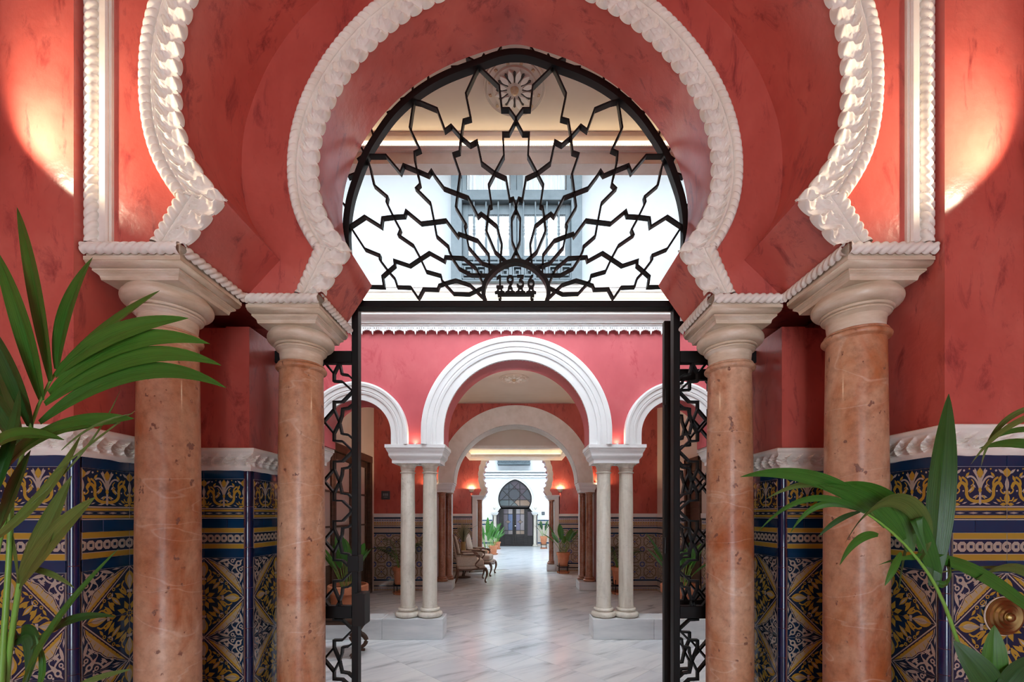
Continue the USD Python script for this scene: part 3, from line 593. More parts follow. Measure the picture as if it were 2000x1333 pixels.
def frieze_tile(full=True):
    L = [(sbox(0, 0, 1, 1), NAVY)]
    S = []
    a = lambda g, c: S.extend([(g, c), (affinity.affine_transform(g, [-1, 0, 0, 1, 1, 0]), c)])
    # lower border
    for z0, z1, c in ((.0, .018, CRM), (.03, .085, YEL), (.175, .225, YEL), (.235, .262, CRM)): L.append((sbox(0, z0, 1, z1), c))
    for k in range(4):
        L.append((sbox(.035+.25*k, .100, .215+.25*k, .160), NAVY))
        L.append((lens((.03+.25*k, .13), (.22+.25*k, .13), .018, 5), CRM)); L.append((star(.0+.25*k, .13, .035, .012, 4), NAVY))
    L.append((sbox(0, .093, 1, .097), CRM)); L.append((sbox(0, .163, 1, .167), CRM))
    # palmette
    a(stroke([(.5, .36), (.36, .36), (.25, .46), (.245, .60), (.17, .70), (.09, .62)], .062, 14), YEL)
    a(stroke([(.23, .60), (.25, .72), (.17, .80)], .04), YEL); a(lens((.30, .50), (.40, .66), .035), YEL); a(disc(.115, .655, .028), YEL)
    a(stroke([(.5, .56), (.44, .72), (.33, .82), (.26, .80)], .036), CRM); a(stroke([(.5, .60), (.455, .80), (.38, .93)], .036), CRM)
    a(lens((.5, .46), (.36, .42), .025), CRM); a(lens((.46, .32), (.30, .29), .016), CRM)
    L2 = [(sbox(.478, .33, .522, .86), CRM), (lens((.5, .78), (.5, .99), .06), YEL), (lens((.43, .84), (.40, .98), .022), CRM), (lens((.57, .84), (.60, .98), .022), CRM), (lens((.5, .36), (.5, .28), .03), CRM), (lens((.5, .62), (.5, .50), .035), YEL)]
    for g, c in ((lens((.20, .40), (.10, .33), .022), YEL), (lens((.27, .52), (.36, .60), .02), CRM), (lens((.16, .70), (.10, .84), .028), YEL), (lens((.40, .38), (.46, .48), .02), YEL), (stroke([(.33, .64), (.38, .70), (.34, .76)], .022), YEL), (lens((.22, .80), (.30, .90), .024), YEL), (disc(.20, .93, .022), CRM), (disc(.30, .96, .018), YEL), (lens((.42, .60), (.36, .68), .018), CRM), (disc(.185, .545, .018), CRM), (lens((.26, .34), (.16, .30), .014), CRM)): a(g, c)
    # candelabra on the joints
    a(lens((0, .28), (0, .52), .05), YEL); a(sbox(-.1, .50, .055, .54), CRM); a(lens((0, .53), (0, .80), .035), CRM); a(lens((0, .80), (0, .98), .075), YEL)
    a(stroke([(.0, .56), (.07, .50), (.115, .56), (.08, .60)], .026), YEL); a(lens((.04, .86), (.16, .96), .025), CRM); a(lens((.0, .30), (.13, .29), .03), YEL); a(stroke([(0, .4), (.08, .36), (.12, .42)], .026), YEL)
    if not full: S = S[:2]+S[16:20]
    return L+S+L2
def chain_tile():
    h = .49; L = [(sbox(0, 0, 1, h), NAVY), (sbox(0, 0, 1, .105), YEL), (sbox(0, h-.105, 1, h), YEL), (sbox(0, .105, 1, .118), CRM), (sbox(0, h-.118, 1, h-.105), CRM)]
    for k in range(7):
        L.append((Point(k/6, h/2).buffer(.108, 4), INK)); L.append((Point(k/6, h/2).buffer(.098, 4), CRM))
        L.append((LineString([(k/6-.04, h/2+.085), (k/6+.085, h/2-.02)]).buffer(.006, 1), TAN))
    for k in range(7): L.append((disc(k/6, h/2, .04, 2), NAVY))
    return L
def far_tile():
    L = [(sbox(0, 0, 1, 1), SAND)]
    L += [(Point(1, 0).buffer(.86, 5).difference(Point(1, 0).buffer(.74, 5)), OLV), (Point(0, 1).buffer(.36, 3), FBL), (Point(0, 1).buffer(.20, 2), SAND), (star(1, 0, .60, .22, 8, 0), OLV), (star(1, 0, .36, .2, 4, PI/4), SAND), (lens((.98, .02), (.42, .58), .07, 5), OLV), (disc(1, 0, .12, 2), FBL), (lens((.05, .32), (.30, .62), .05, 5), OLV), (lens((.68, .95), (.38, .70), .05, 5), OLV)]
    return L
def far_frieze():
    L = [(sbox(0, 0, 1, 1), SAND), (sbox(0, .12, 1, .16), FBL), (sbox(0, .62, 1, 1), WHT)]
    for k in range(3):
        x = (k+.5)/3
        L += [(sbox(x-.12, .16, x+.12, .5), (.50, .27, .05)), (Point(x, .5).buffer(.12, 3), (.50, .27, .05)), (sbox(x-.05, .2, x+.05, .5), SAND), (star(x, .82, .15, .06, 4), FBL), (lens((x-.16, .66), (x-.16, .96), .03, 5), FBL)]
    return L
PAT = {}
for nm, L, size in (('star', star_tile(), (1, 1)), ('frieze', frieze_tile(), (1, 1)), ('chain', chain_tile(), (1, .49)), ('far', far_tile(), (1, 1)), ('farf', far_frieze(), (1, 1))):
    PAT[nm] = (flatten(L, size, .004 if nm in ('star', 'frieze') else .012), size)
class Face:
    """a dado surface: origin o, horizontal direction e (unit), outward normal n"""
    def __init__(s, o, e, n, parent): s.o = np.asarray(o, float); s.e = np.asarray(e, float); s.n = np.asarray(n, float); s.p = parent; s.h = np.array([0, 0, 1.0])
    def pt(s, u, z, d): return s.o+s.e*u+s.h*z+s.n*d
def slab(face, u0, u1, z0, z1, t=.012, c=.0012, d0=0.0):
    g = .0009; u0 += g; u1 -= g; z0 += g; z1 -= g
    pts = [face.pt(u, z, d0) for u in (u0, u1) for z in (z0, z1)]+[face.pt(u, z, d0+t-c) for u in (u0, u1) for z in (z0, z1)]+[face.pt(u, z, d0+t) for u in (u0+c, u1-c) for z in (z0+c, z1-c)]
    return trimesh.convex.convex_hull(np.array(pts))
def plain_tile(face, name, mat, u0, u1, z0, z1, t=.012): obj(name, slab(face, u0, u1, z0, z1, t), mat, face.p, False)
def pattern_tile(face, name, pat, u0, u1, z0, z1, fx=False, fz=False, cu0=None, cu1=None, t=.012):
    """tile spanning u0..u1; cu0..cu1 cuts it where the wall ends (a cut tile shows only part of its pattern)"""
    (v, f, c), size = PAT[pat]
    cu0 = u0 if cu0 is None else max(u0, cu0); cu1 = u1 if cu1 is None else min(u1, cu1)
    if cu1-cu0 < .01: return
    v = v/np.asarray(size)
    if fx: v = np.c_[1-v[:, 0], v[:, 1]]
    if fz: v = np.c_[v[:, 0], 1-v[:, 1]]
    U = u0+v[:, 0]*(u1-u0); Z = z0+v[:, 1]*(z1-z0)
    if cu0 > u0+1e-6 or cu1 < u1-1e-6:
        V2, F2, C2, n = [], [], [], 0
        bb = sbox(cu0, z0, cu1, z1)
        for tri in f:
            pu = U[tri]
            if pu.max() <= cu0 or pu.min() >= cu1: continue
            if pu.min() >= cu0 and pu.max() <= cu1: pp = np.c_[pu, Z[tri]]; tf = np.array([[0, 1, 2]])
            else:
                g = Polygon(np.c_[pu, Z[tri]]).intersection(bb)
                if g.geom_type != 'Polygon' or g.area < 1e-9: continue
                pp = np.array(g.exterior.coords)[:-1]; tf = np.array([[0, i, i+1] for i in range(1, len(pp)-1)])
            V2.append(pp); F2.append(tf+n); C2.append(np.tile(c[tri[0]], (len(pp), 1))); n += len(pp)
        if not V2: return
        q = np.vstack(V2); U, Z, f, c = q[:, 0], q[:, 1], np.vstack(F2), np.vstack(C2)
    g = .0012; um, zm = (cu0+cu1)/2, (z0+z1)/2
    U = um+(U-um)*(1-2*g/(cu1-cu0)); Z = zm+(Z-zm)*(1-2*g/(z1-z0))
    top = np.array([face.pt(a, b, t) for a, b in zip(U, Z)])
    s = slab(face, cu0, cu1, z0, z1, t-.0004)
    V = np.vstack([top, s.vertices]); fa = np.asarray(f)
    nn = np.cross(top[fa[:, 1]]-top[fa[:, 0]], top[fa[:, 2]]-top[fa[:, 0]])@face.n; fa = np.where((nn < 0)[:, None], fa[:, ::-1], fa)
    path = numbered(ppath(face.p)+'/'+name)
    m = usdkit.mesh(stage, path, (V, np.vstack([fa, s.faces+len(top)])), M['tile_paint'], False)
    col = np.vstack([c, np.tile((.42, .37, .30), (len(s.vertices), 1))])
    UsdGeom.PrimvarsAPI(m).CreatePrimvar('tile_color', Sdf.ValueTypeNames.Color3fArray, 'vertex').Set(Vt.Vec3fArray.FromNumpy(col.astype(np.float32)))
T = .2165
ZD = dict(top=1.897, f1=1.842, f0=1.626, b0=1.575, c0=1.463, s0=1.413)
def dado(face, W, start=0.0, flip=0, cap=True, rows=4):
    """near dado over a width W; the first full tile begins at u = start (<= 0 cuts it)"""
    nt = int(math.ceil((W-start)/T))
    obj('mortar_bed', slab(face, 0, W, .42, ZD['top']+.01, .006, .001), 'grout', face.p, False)
    for k in range(nt):
        u0 = start+k*T; u1 = u0+T; a, b = max(0, u0), min(W, u1)
        if b-a < .012: continue
        pattern_tile(face, 'frieze_tile', 'frieze', u0, u1, ZD['f0'], ZD['f1'], cu0=0, cu1=W)
        pattern_tile(face, 'chain_tile', 'chain', u0, u1, ZD['c0'], ZD['b0'], cu0=0, cu1=W)
        for r in range(rows):
            z1 = ZD['s0']-r*T; pattern_tile(face, 'star_tile', 'star', u0, u1, z1-T, z1, fx=(k+flip) % 2 == 1, fz=r % 2 == 1, cu0=0, cu1=W)
    for zz0, zz1, sh in ((ZD['f1'], ZD['top'], 0), (ZD['b0'], ZD['f0'], .09), (ZD['s0'], ZD['c0'], .0)):
        k = -1
        while start-sh+k*T < W:
            a, b = max(0, start+sh+k*T), min(W, start+sh+(k+1)*T); k += 1
            if b-a > .012: plain_tile(face, 'blue_strip', 'glaze_blue', a, b, zz0, zz1)
            if k > 20: break
def bead(p, a0, a1, parent, r=.024, offs=0):
    """vertical navy quarter round on an outer corner at p, covering angles a0..a1 (degrees) round its axis"""
    cuts = [.43, .62, .84, 1.0, 1.105, 1.22, 1.33, 1.44, 1.66, ZD['top']+.004]; cuts = [cuts[0]]+[c+offs for c in cuts[1:-1]]+[cuts[-1]]
    an = np.radians(np.linspace(a0, a1, 11)); ring = np.r_[np.c_[p[0]+r*np.cos(an), p[1]+r*np.sin(an)]]
    pg = Polygon(ring).convex_hull
    for z0, z1 in zip(cuts[:-1], cuts[1:]): obj('corner_bead', MB().extz(pg.buffer(.0005), z0+.0011, z1-.0011), 'glaze_navy', parent, 30)
t_ = .012
for s, w, XX in ((1, WR, XR), (-1, WL, XL)):
    d = 0.0
    # outer face, reveal, recess face, passage face
    f1 = Face((XX+s*.022, 1.74, 0), (s, 0, 0), (0, -1, 0), w); dado(f1, .31, 0, 0)
    f2 = Face((XX, 1.74+.022, 0), (0, 1, 0), (-s, 0, 0), w); W2_ = 2.345-(1.74+.022); dado(f2, W2_, 0, 0)
    f3 = Face((s*(XW-.012)+s*.022, 2.345, 0), (s, 0, 0), (0, -1, 0), w); dado(f3, abs(XX)-XW+.012-.022, 0, 0)
    f4 = Face((s*(XW-.012), 2.345+.022, 0), (0, 1, 0), (-s, 0, 0), w); dado(f4, 2.72-2.345-.022, 0, 0)
    rr = .026
    c1 = (XX+s*.022-s*.006, 1.74+.016); c3 = (s*(XW-.012)+s*.022-s*.006, 2.345+.016)
    for c, of in ((c1, .0), (c3, .03)):
        if s > 0: bead((c[0]-.004, c[1]-.004), 180, 270, w, rr, of)
        else: bead((c[0]+.004, c[1]-.004), 270, 360, w, rr, of)
# carved plaster cap on the near dado
def cap_profile(z0, z1):
    h = z1-z0
    return [(-.004, z0-.006), (.018, z0-.004), (.026, z0+.012*h/.11), (.020, z0+.020), (.024, z0+.030), (.040, z0+.060), (.050, z0+.078), (.052, z0+.086), (.060, z0+.092), (.062, z0+.106), (.054, z0+.112), (-.004, z0+.113)]
def cap(path, parent, z0=1.893, z1=2.006):
    """sweep of the cap profile along a plan polyline (wall to the left of travel), with acanthus bumps"""
    pr = np.array(cap_profile(z0, z1)); p = np.asarray(path, float)
    d = np.diff(p, axis=0); d /= np.linalg.norm(d, axis=1, keepdims=True); nr = np.c_[d[:, 1], -d[:, 0]]
    mit = np.vstack([nr[:1], [(a+b)/(1+a@b) for a, b in zip(nr[:-1], nr[1:])], nr[-1:]])
    rows = []; acc = 0
    tz = np.linspace(0, 1, 40); dd = np.r_[0, np.cumsum(np.hypot(*np.diff(pr, axis=0).T))]; pf = np.c_[np.interp(tz*dd[-1], dd, pr[:, 0]), np.interp(tz*dd[-1], dd, pr[:, 1])]
    for k in range(len(d)):
        L = np.linalg.norm(p[k+1]-p[k]); n = max(3, int(L/.004)); t = np.linspace(0, 1, n)
        for a in t:
            q = p[k]*(1-a)+p[k+1]*a; m = mit[k]*(1-a)+mit[k+1]*a; s = acc+a*L
            if k > 0 and a == 0: continue
            z = pf[:, 1]; inb = np.clip(1-np.abs((z-(z0+.048))/.034), 0, 1)
            ph = s/.062; a_ = ph+.30*np.sin((z-z0-.014)*62); a_ = a_-np.floor(a_)-.5; bump = inb**.6*(.016*np.exp(-(a_/.22)**2)+.008*np.exp(-(a_/.06)**2)-.004)+.007*inb*np.cos(2*PI*(z-z0)*70+9*np.abs(a_))
            low = np.where(z < z0+.006, .006*meshkit.noise(np.array([[s*18, 0, parent_seed[0]]]))[0], 0)
            r = pf[:, 0]+bump
            rows.append(np.c_[q[0]+m[0]*r, q[1]+m[1]*r, z-low])
        acc += L
    obj('dado_cap', MB().grid(np.array(rows)), 'white_plaster', parent, 40)
parent_seed = [1]
tr = thing('trim_5', 'carved white plaster cap running over the tile dado on the left', 'molding', kind='structure')
cap([(XL-.35, 1.74), (XL+.0, 1.74), (XL, 2.345), (-XW+.012, 2.345), (-XW+.012, 2.75)], tr)
parent_seed = [5]
tr = thing('trim_6', 'carved white plaster cap running over the tile dado on the right', 'molding', kind='structure')
cap([(XW-.012, 2.75), (XW-.012, 2.345), (XR, 2.345), (XR, 1.74), (XR+.35, 1.74)], tr)

# ------------------------------------------------------------------ interior dados (galleries)
def far_dado(face, W, tile=.1625, geo=True):
    n = max(1, round(W/tile)); tw = W/n
    obj('mortar_bed', slab(face, 0, W, 0, 1.60, .006, .001), 'grout', face.p, False)
    obj('dado_cap', slab(face, 0, W, 1.585, 1.665, .03, .004), 'white_paint', face.p, False)
    def strip(z0, z1, m, nm='blue_strip', k=4):
        for i in range(0, n, k): plain_tile(face, nm, m, i*tw, min(n, i+k)*tw, z0, z1)
    strip(1.552, 1.582, 'glaze_blue'); strip(1.345, 1.373, 'glaze_blue'); strip(1.253, 1.345, 'glaze_cream', 'cream_strip', 2); strip(1.222, 1.253, 'glaze_blue')
    for i in range(n):
        pattern_tile(face, 'frieze_tile', 'farf', i*tw, (i+1)*tw, 1.373, 1.552)
        for r in range(6):
            z1 = 1.222-r*.162; pattern_tile(face, 'star_tile', 'far', i*tw, (i+1)*tw, z1-.162, z1, fx=i % 2 == 1, fz=r % 2 == 1)
        pattern_tile(face, 'base_tile', 'farf', i*tw, (i+1)*tw, .0, .066)
    strip(.215, .25, 'glaze_blue'); strip(.118, .215, 'glaze_cream', 'cream_strip', 2); strip(.094, .118, 'glaze_navy'); strip(.066, .094, 'glaze_cream', 'cream_strip', 3)
far_dado(Face((-XS, Y4, 0), (1, 0, 0), (0, -1, 0), W2), 1.30)
far_dado(Face((1.75, Y4, 0), (1, 0, 0), (0, -1, 0), W2), 1.30)
far_dado(Face((XS, 7.75, 0), (0, 1, 0), (-1, 0, 0), WGR), Y4-7.75)
far_dado(Face((XS, YA2+.02, 0), (0, 1, 0), (-1, 0, 0), WGR), 7.02-YA2-.02)
far_dado(Face((-1.25-1.3, Y6, 0), (1, 0, 0), (0, -1, 0), W3), 1.3)
far_dado(Face((1.25, Y6, 0), (1, 0, 0), (0, -1, 0), W3), 1.3)
# far patio dado: a few tile bands
for x0, x1 in ((-3.9, XE-1.16), (XE+1.16, 3.9)):
    f = Face((x0, YE, 0), (1, 0, 0), (0, -1, 0), WE); W = x1-x0
    for z0, z1, m in ((1.30, 1.36, 'glaze_blue'), (1.16, 1.29, 'glaze_cream'), (1.10, 1.16, 'glaze_blue'), (.22, 1.10, 'glaze_cream'), (.14, .22, 'glaze_blue'), (0, .14, 'glaze_cream')):
        n = max(1, round(W/.4))
        for i in range(n): plain_tile(f, 'tile_band', m, i*W/n, (i+1)*W/n, z0, z1, .02)
# ------------------------------------------------------------------ wrought iron gate with fan light
gate = thing('iron_gate', 'black wrought iron gate frame with star tracery fanlight and year numerals under the inner arch', 'gate')
GD = .034
mx_ = PX(1007.8, YG)
def gp(a, b, reg): return (PX(660+a/4.936, YG)-mx_, PZ((80 if reg == 'A' else 340)+b/4.936, YG))
def bar(pts, w=.0105, d=GD, name='tracery_bar', y=YG, parent=None, m='iron'):
    g = LineString(pts).buffer(w/2, cap_style='flat', join_style='mitre', mitre_limit=3)
    obj(name, MB().ext(g, y, y+d), m, parent or gate, False)
A_ = lambda *p: [gp(a, b, 'A') for a, b in p]
B_ = lambda *p: [gp(a, b, 'B') for a, b in p]
ax = lambda z: (0.0, z)
lines = [
 A_((1360, 235), (1555, 425), (1580, 645), (1650, 645), (1722, 745), (1790, 880), (1850, 880))[:5],
 A_((1722, 745), (1650, 880), (1590, 880), (1600, 1100))+B_((1502, 0), (1452, 97), (1482, 300), (1458, 310), (1445, 400), (1430, 540), (1515, 740), (1650, 860)),
 A_((1360, 235), (1330, 285), (1232, 500), (1280, 735), (1210, 755), (1185, 910), (1170, 1060), (1110, 1080), (1178, 1280))+B_((1174, 0), (1135, 310), (1235, 480), (1222, 505), (1260, 700), (1390, 850), (1560, 905)),
 A_((730, 565), (800, 580), (955, 645), (1030, 850), (1090, 805), (1190, 920), (1275, 990), (1340, 955), (1385, 1165), (1510, 1260))+B_((1620, 27), (1655, 235), (1690, 225), (1722, 325)),
 B_((1722, 325), (1675, 425), (1680, 645), (1716, 735)), B_((1716, 735), (1660, 850)),
 A_((730, 565), (718, 640), (690, 830), (790, 1040), (735, 1065), (740, 1150), (770, 1290))+B_((772, 0), (790, 90), (750, 130), (890, 270), (925, 450), (950, 590), (1065, 690), (1065, 720), (1100, 800), (1165, 900), (1285, 965), (1480, 968)),
 A_((265, 1095), (460, 1095), (600, 1260), (630, 1185), (755, 1235), (870, 1285), (900, 1240))+B_((930, 5), (1020, 125), (1150, 175), (1255, 215), (1350, 400), (1380, 370), (1440, 415), (1530, 490), (1580, 670), (1560, 900)),
 A_((270, 1095), (310, 1220))+B_((322, 0), (345, 100), (475, 210), (465, 265), (540, 420), (600, 530), (580, 580), (725, 680), (790, 800), (850, 930), (990, 970), (1000, 1020), (1115, 1145), (1265, 1150), (1420, 1075)),
 B_((105, 500), (255, 400), (415, 500), (425, 415), (540, 400), (640, 395), (655, 345), (800, 465), (925, 450), (1040, 435), (1155, 590), (1165, 565), (1240, 590), (1345, 630), (1455, 770), (1462, 990)),
 B_((110, 490), (135, 530), (255, 715), (400, 775), (400, 820), (490, 940), (545, 1000), (570, 1080), (700, 1085), (775, 1195), (825, 1100), (960, 1105), (975, 1065), (1030, 1045), (1135, 1015), (1270, 1060), (1430, 1215)),
 B_((240, 1075), (440, 1080), (425, 980), (480, 930), (545, 875), (540, 825), (690, 875), (795, 805), (880, 750), (1025, 830), (1035, 790), (1105, 795), (1210, 800), (1330, 900), (1410, 1075)),
]
stubs = [A_((1360, 215), (1410, 120)), A_((1330, 195), (1235, 145)), A_((865, 420), (870, 330)), A_((718, 540), (720, 430)), A_((690, 530), (600, 560)), A_((560, 650), (470, 690)), A_((345, 930), (322, 850)), A_((250, 1090), (185, 1140)), A_((255, 1080), (225, 1025)), A_((1190, 240), (1090, 245)), A_((1530, 120), (1575, 50)), A_((170, 1270), (90, 1300)), B_((85, 320), (45, 275)), B_((60, 500), (25, 460))]
def mir(p): return [(-a, b) for a, b in p]
for L in lines+stubs:
    for q in (L, mir(L)): bar([(a+mx_, b) for a, b in q])
# ring and medallion
ring = A_((1718, 120), (1620, 127), (1500, 158), (1365, 210), (1120, 300), (875, 422), (670, 572), (500, 745), (370, 930), (285, 1070), (180, 1330))+B_((130, 200), (92, 400), (82, 520), (85, 700), (110, 900), (165, 1120), (230, 1260))
r = np.array(ring); d = np.r_[0, np.cumsum(np.hypot(*np.diff(r, axis=0).T))]; r = np.c_[np.interp(np.linspace(0, d[-1], 8), d, r[:, 0])*0, ] if False else CubicSpline(d, r)(np.linspace(0, d[-1], 60))
full = np.vstack([np.c_[-r[::-1, 0], r[::-1, 1]], r[1:]]); full[len(r)-1, 0] = 0
g = LineString(full+[mx_, 0]).buffer(.019, cap_style='flat', join_style='mitre')
obj('arch_frame', MB().ext(g, YG-.012, YG+GD), 'iron', gate, 40)
md = np.array(B_((1425, 1235), (1402, 1130), (1425, 1035), (1500, 940), (1600, 870), (1722, 842)))
dd = np.r_[0, np.cumsum(np.hypot(*np.diff(md, axis=0).T))]; md = CubicSpline(dd, md)(np.linspace(0, dd[-1], 24)); md[-1, 0] = 0
g = LineString(np.vstack([md, np.c_[-md[::-1, 0], md[::-1, 1]][1:]])+[mx_, 0]).buffer(.0115, cap_style='flat', join_style='mitre')
obj('medallion', MB().ext(g, YG-.010, YG+GD), 'iron', gate, 40)
zsh = PZ(571.5, YG)
obj('number_shelf', MB().bbox(mx_-.104, mx_+.104, YG, YG+GD, zsh-.010, zsh, .002), 'iron', gate)
for s in (-1, 1):
    sp = [(mx_+s*(.100+.012*math.cos(t)*(1-t/9)), zsh-.022+.016*math.sin(t)*(1-t/9)-.006*t/3) for t in np.linspace(.9, 5.2, 22)]
    obj('scroll', MB().ext(LineString(sp).buffer(.0045, cap_style='round'), YG+.002, YG+GD-.004), 'iron', gate, 40)
for ch, px in zip('1936', (976, 996.5, 1016.5, 1037.5)):
    x = PX(px, YG); h = .072
    t = meshkit.text_mesh(ch, h, .016, bold=True); v = np.array(t.vertices); v[:, 0] -= (v[:, 0].min()+v[:, 0].max())/2; v[:, 0] *= .86
    MBx = MB().add(np.c_[v[:, 0]+x, YG+.010+v[:, 2], v[:, 1]-v[:, 1].min()+zsh+.036], t.faces[:, ::-1] if False else t.faces[:, ::-1])
    obj('numeral', MBx, 'iron', gate, False)
    ft = Polygon([(x-.030, zsh), (x+.030, zsh), (x+.030, zsh+.008), (x+.017, zsh+.014), (x+.014, zsh+.030), (x+.005, zsh+.044), (x-.005, zsh+.044), (x-.014, zsh+.030), (x-.017, zsh+.014), (x-.030, zsh+.008)]).difference(Point(x, zsh+.020).buffer(.0085, 4))
    obj('numeral_foot', MB().ext(ft, YG+.004, YG+.024), 'iron', gate, False)
zl1, zl0 = PZ(589, YG), PZ(602, YG)
obj('lintel', MB().bbox(-1.02, 1.03, YG-.012, YG+.05, zl0, zl1, .003), 'iron', gate)
xsl = (PX(688, YG), PX(700.5, YG)); xsr = (PX(1314.5, YG), PX(1327, YG))
for a, b in (xsl, xsr): obj('stile', MB().bbox(a, b, YG-.012, YG+.045, 0, zl0, .003), 'iron', gate)
PW = .352; UN = .362
def cell(zc):
    k = .000604; u = lambda x: (355-x)*k; zz = lambda y: zc-(y-832)*k
    L = [[(355, 532), (250, 637), (165, 640), (165, 715), (63, 832)], [(63, 832), (165, 955), (165, 1030), (250, 1035), (355, 1132)], [(355, 665), (310, 700), (250, 710), (245, 770), (220, 845), (165, 955)], [(165, 715), (220, 845), (245, 960), (310, 970), (355, 1010)]]
    o = [[(u(x), zz(y)) for x, y in q] for q in L]
    return o+[[(PW-a, b) for a, b in q] for q in o]
def grille(parent, x0, sgn, y, zlo, zhi, n_across=1):
    for c in range(n_across):
        for k in range(-1, 8):
            zc = 2.398-(832-530)*.000604-k*UN
            for q in cell(zc):
                Lc = LineString(q).intersection(sbox(-1, zlo, 9, zhi))
                for gg in getattr(Lc, 'geoms', [Lc]):
                    if gg.is_empty or gg.geom_type != 'LineString' or gg.length < .01: continue
                    bar([(x0+sgn*(a+c*PW), b) for a, b in gg.coords], .011, .03, 'lattice_bar', y, parent)
for s, xe in ((-1, xsl[0]), (1, xsr[1])):
    grille(gate, xe, s, YG, .06, 2.567)
    xo = xe+s*PW; xs = sorted((xo, xo+s*.045))
    obj('stile', MB().bbox(xs[0], xs[1], YG-.012, YG+.045, 0, 2.634, .003), 'iron', gate)
    xs = sorted((xe, s*XW))
    for z0, z1 in ((2.565, 2.636), (1.02, 1.095), (.02, .07)): obj('rail', MB().bbox(xs[0], xs[1], YG-.008, YG+.04, z0, z1, .003), 'iron', gate)
obj('latch_box', MB().bbox(PX(682, YG), PX(704, YG), YG-.03, YG+.05, PZ(1117, YG), PZ(1085, YG), .003), 'iron', gate)
lk = sbox(PX(693, YG), PZ(1221, YG), PX(716, YG), PZ(1158, YG)).buffer(-.012).buffer(.012)
obj('lock_case', MB().ext(lk, YG-.035, YG+.06), 'iron_worn', gate, 40)
lf = thing('gate_leaf', 'open black iron gate leaf with star lattice folded back behind the right side panel', 'gate leaf')
YL = 2.775; x0, x1 = .960, 2.80
for a, b in ((x0, x0+.055), (x1-.05, x1)): obj('stile', MB().bbox(a, b, YL, YL+.04, .02, 2.90, .003), 'iron_worn', lf)
for z0, z1 in ((2.52, 2.59), (1.02, 1.095), (.02, .08), (2.85, 2.90)): obj('rail', MB().bbox(x0+.05, x1-.05, YL+.003, YL+.037, z0, z1, .003), 'iron_worn', lf)
grille(lf, x0+.055, 1, YL+.005, .08, 2.52, 5)
for z in (.5, 1.45, 2.4): obj('hinge', MB().lathe([(0, -.05), (.012, -.05), (.012, .05), (0, .05)], (x0-.006, YL-.03, z), 16), 'iron_worn', lf)
# ------------------------------------------------------------------ near gallery beam, patio cornices, upper window
def sweep_x(prof, x0, x1):
    """prof: (y, z) outline facing the viewer, swept along x"""
    p = np.asarray(prof, float); V = np.stack([np.c_[np.full(len(p), x), p] for x in (x0, x1)]); return V
bm = thing('trim_7', 'cream cornice with a row of small dentils and a warm light strip at the edge of the near gallery ceiling', 'cornice', kind='structure')
zb_ = PZ(320, YB)
obj('beam', MB().box(-XS, XS, YB, YB+.12, zb_, 4.76), 'white_plaster', bm)
pr = [(YB+.01, PZ(298, YB)), (YB-.020, PZ(298, YB)), (YB-.024, PZ(295, YB)), (YB-.035, PZ(293.5, YB)), (YB-.035, PZ(292, YB)), (YB+.01, PZ(292, YB))]
obj('ledge', MB().grid(sweep_x(pr, -XS, XS)[::-1]), 'white_plaster', bm, False)
n = 300
dm = MB()
for i in range(n):
    x = -1.6+3.2*i/n; dm.box(x, x+.006, YB-.043, YB-.034, PZ(292.6, YB), PZ(290.6, YB))
obj('dentil_row', dm, 'white_plaster', bm, False, kind='stuff')
obj('light_strip', MB().box(-XS, XS, YB-.012, YB-.002, PZ(291, YB), PZ(283.5, YB)), 'led_warm', bm)
pr = [(YB+.01, PZ(281, YB)), (YB-.03, PZ(281, YB)), (YB-.05, PZ(276, YB)), (YB-.06, PZ(272, YB)), (YB-.06, 4.76), (YB+.01, 4.76)]
obj('crown', MB().grid(sweep_x(pr, -XS, XS)[::-1]), 'cream_wall', bm, False)
# arcade cornice
def lv(d, py): return (YA-d, PZ(py, YA-d))
co = thing('trim_8', 'deep white cornice with a scalloped plaster lace fringe above the arcade arches', 'cornice', kind='structure')
c0 = PZ(628, YA-.09); c1 = PZ(615, YA-.16)
pr = [lv(-.001, 642), lv(.04, 642), lv(.045, 640), lv(.045, 637), lv(.06, 635.5), lv(.06, 632), lv(.085, 630.5), lv(.085, 628)]+[(YA-.09-.07*(1-math.cos(a)), c0+(c1-c0)*math.sin(a)) for a in np.linspace(0, PI/2, 8)]+[lv(.175, 614), lv(.175, 609), lv(.20, 607), lv(.215, 600), lv(.215, 592), lv(.12, 592), lv(-.001, 592)]
obj('profile', MB().grid(sweep_x(pr, -XS, XS)[::-1]), 'white_paint', co, False)
zled = PZ(587, YA-.10)
obj('light_strip', MB().box(-XS, XS, YA-.10, YA-.085, zled-.012, zled+.008), 'led_warm', co)
pr = [lv(0, 582), lv(.07, 581.5), lv(.07, 577), lv(.10, 576), lv(.10, 570), lv(.13, 568), lv(.13, 562), lv(.15, 560), lv(.15, 554), lv(.02, 553), lv(-.02, 553)]
obj('sill_profile', MB().grid(sweep_x(pr, -XS, XS)[::-1]), 'white_paint', co, False)
pitch = .1395; k0 = int(-(XS-.1)/pitch); z0 = PZ(646.5, YA-.045)
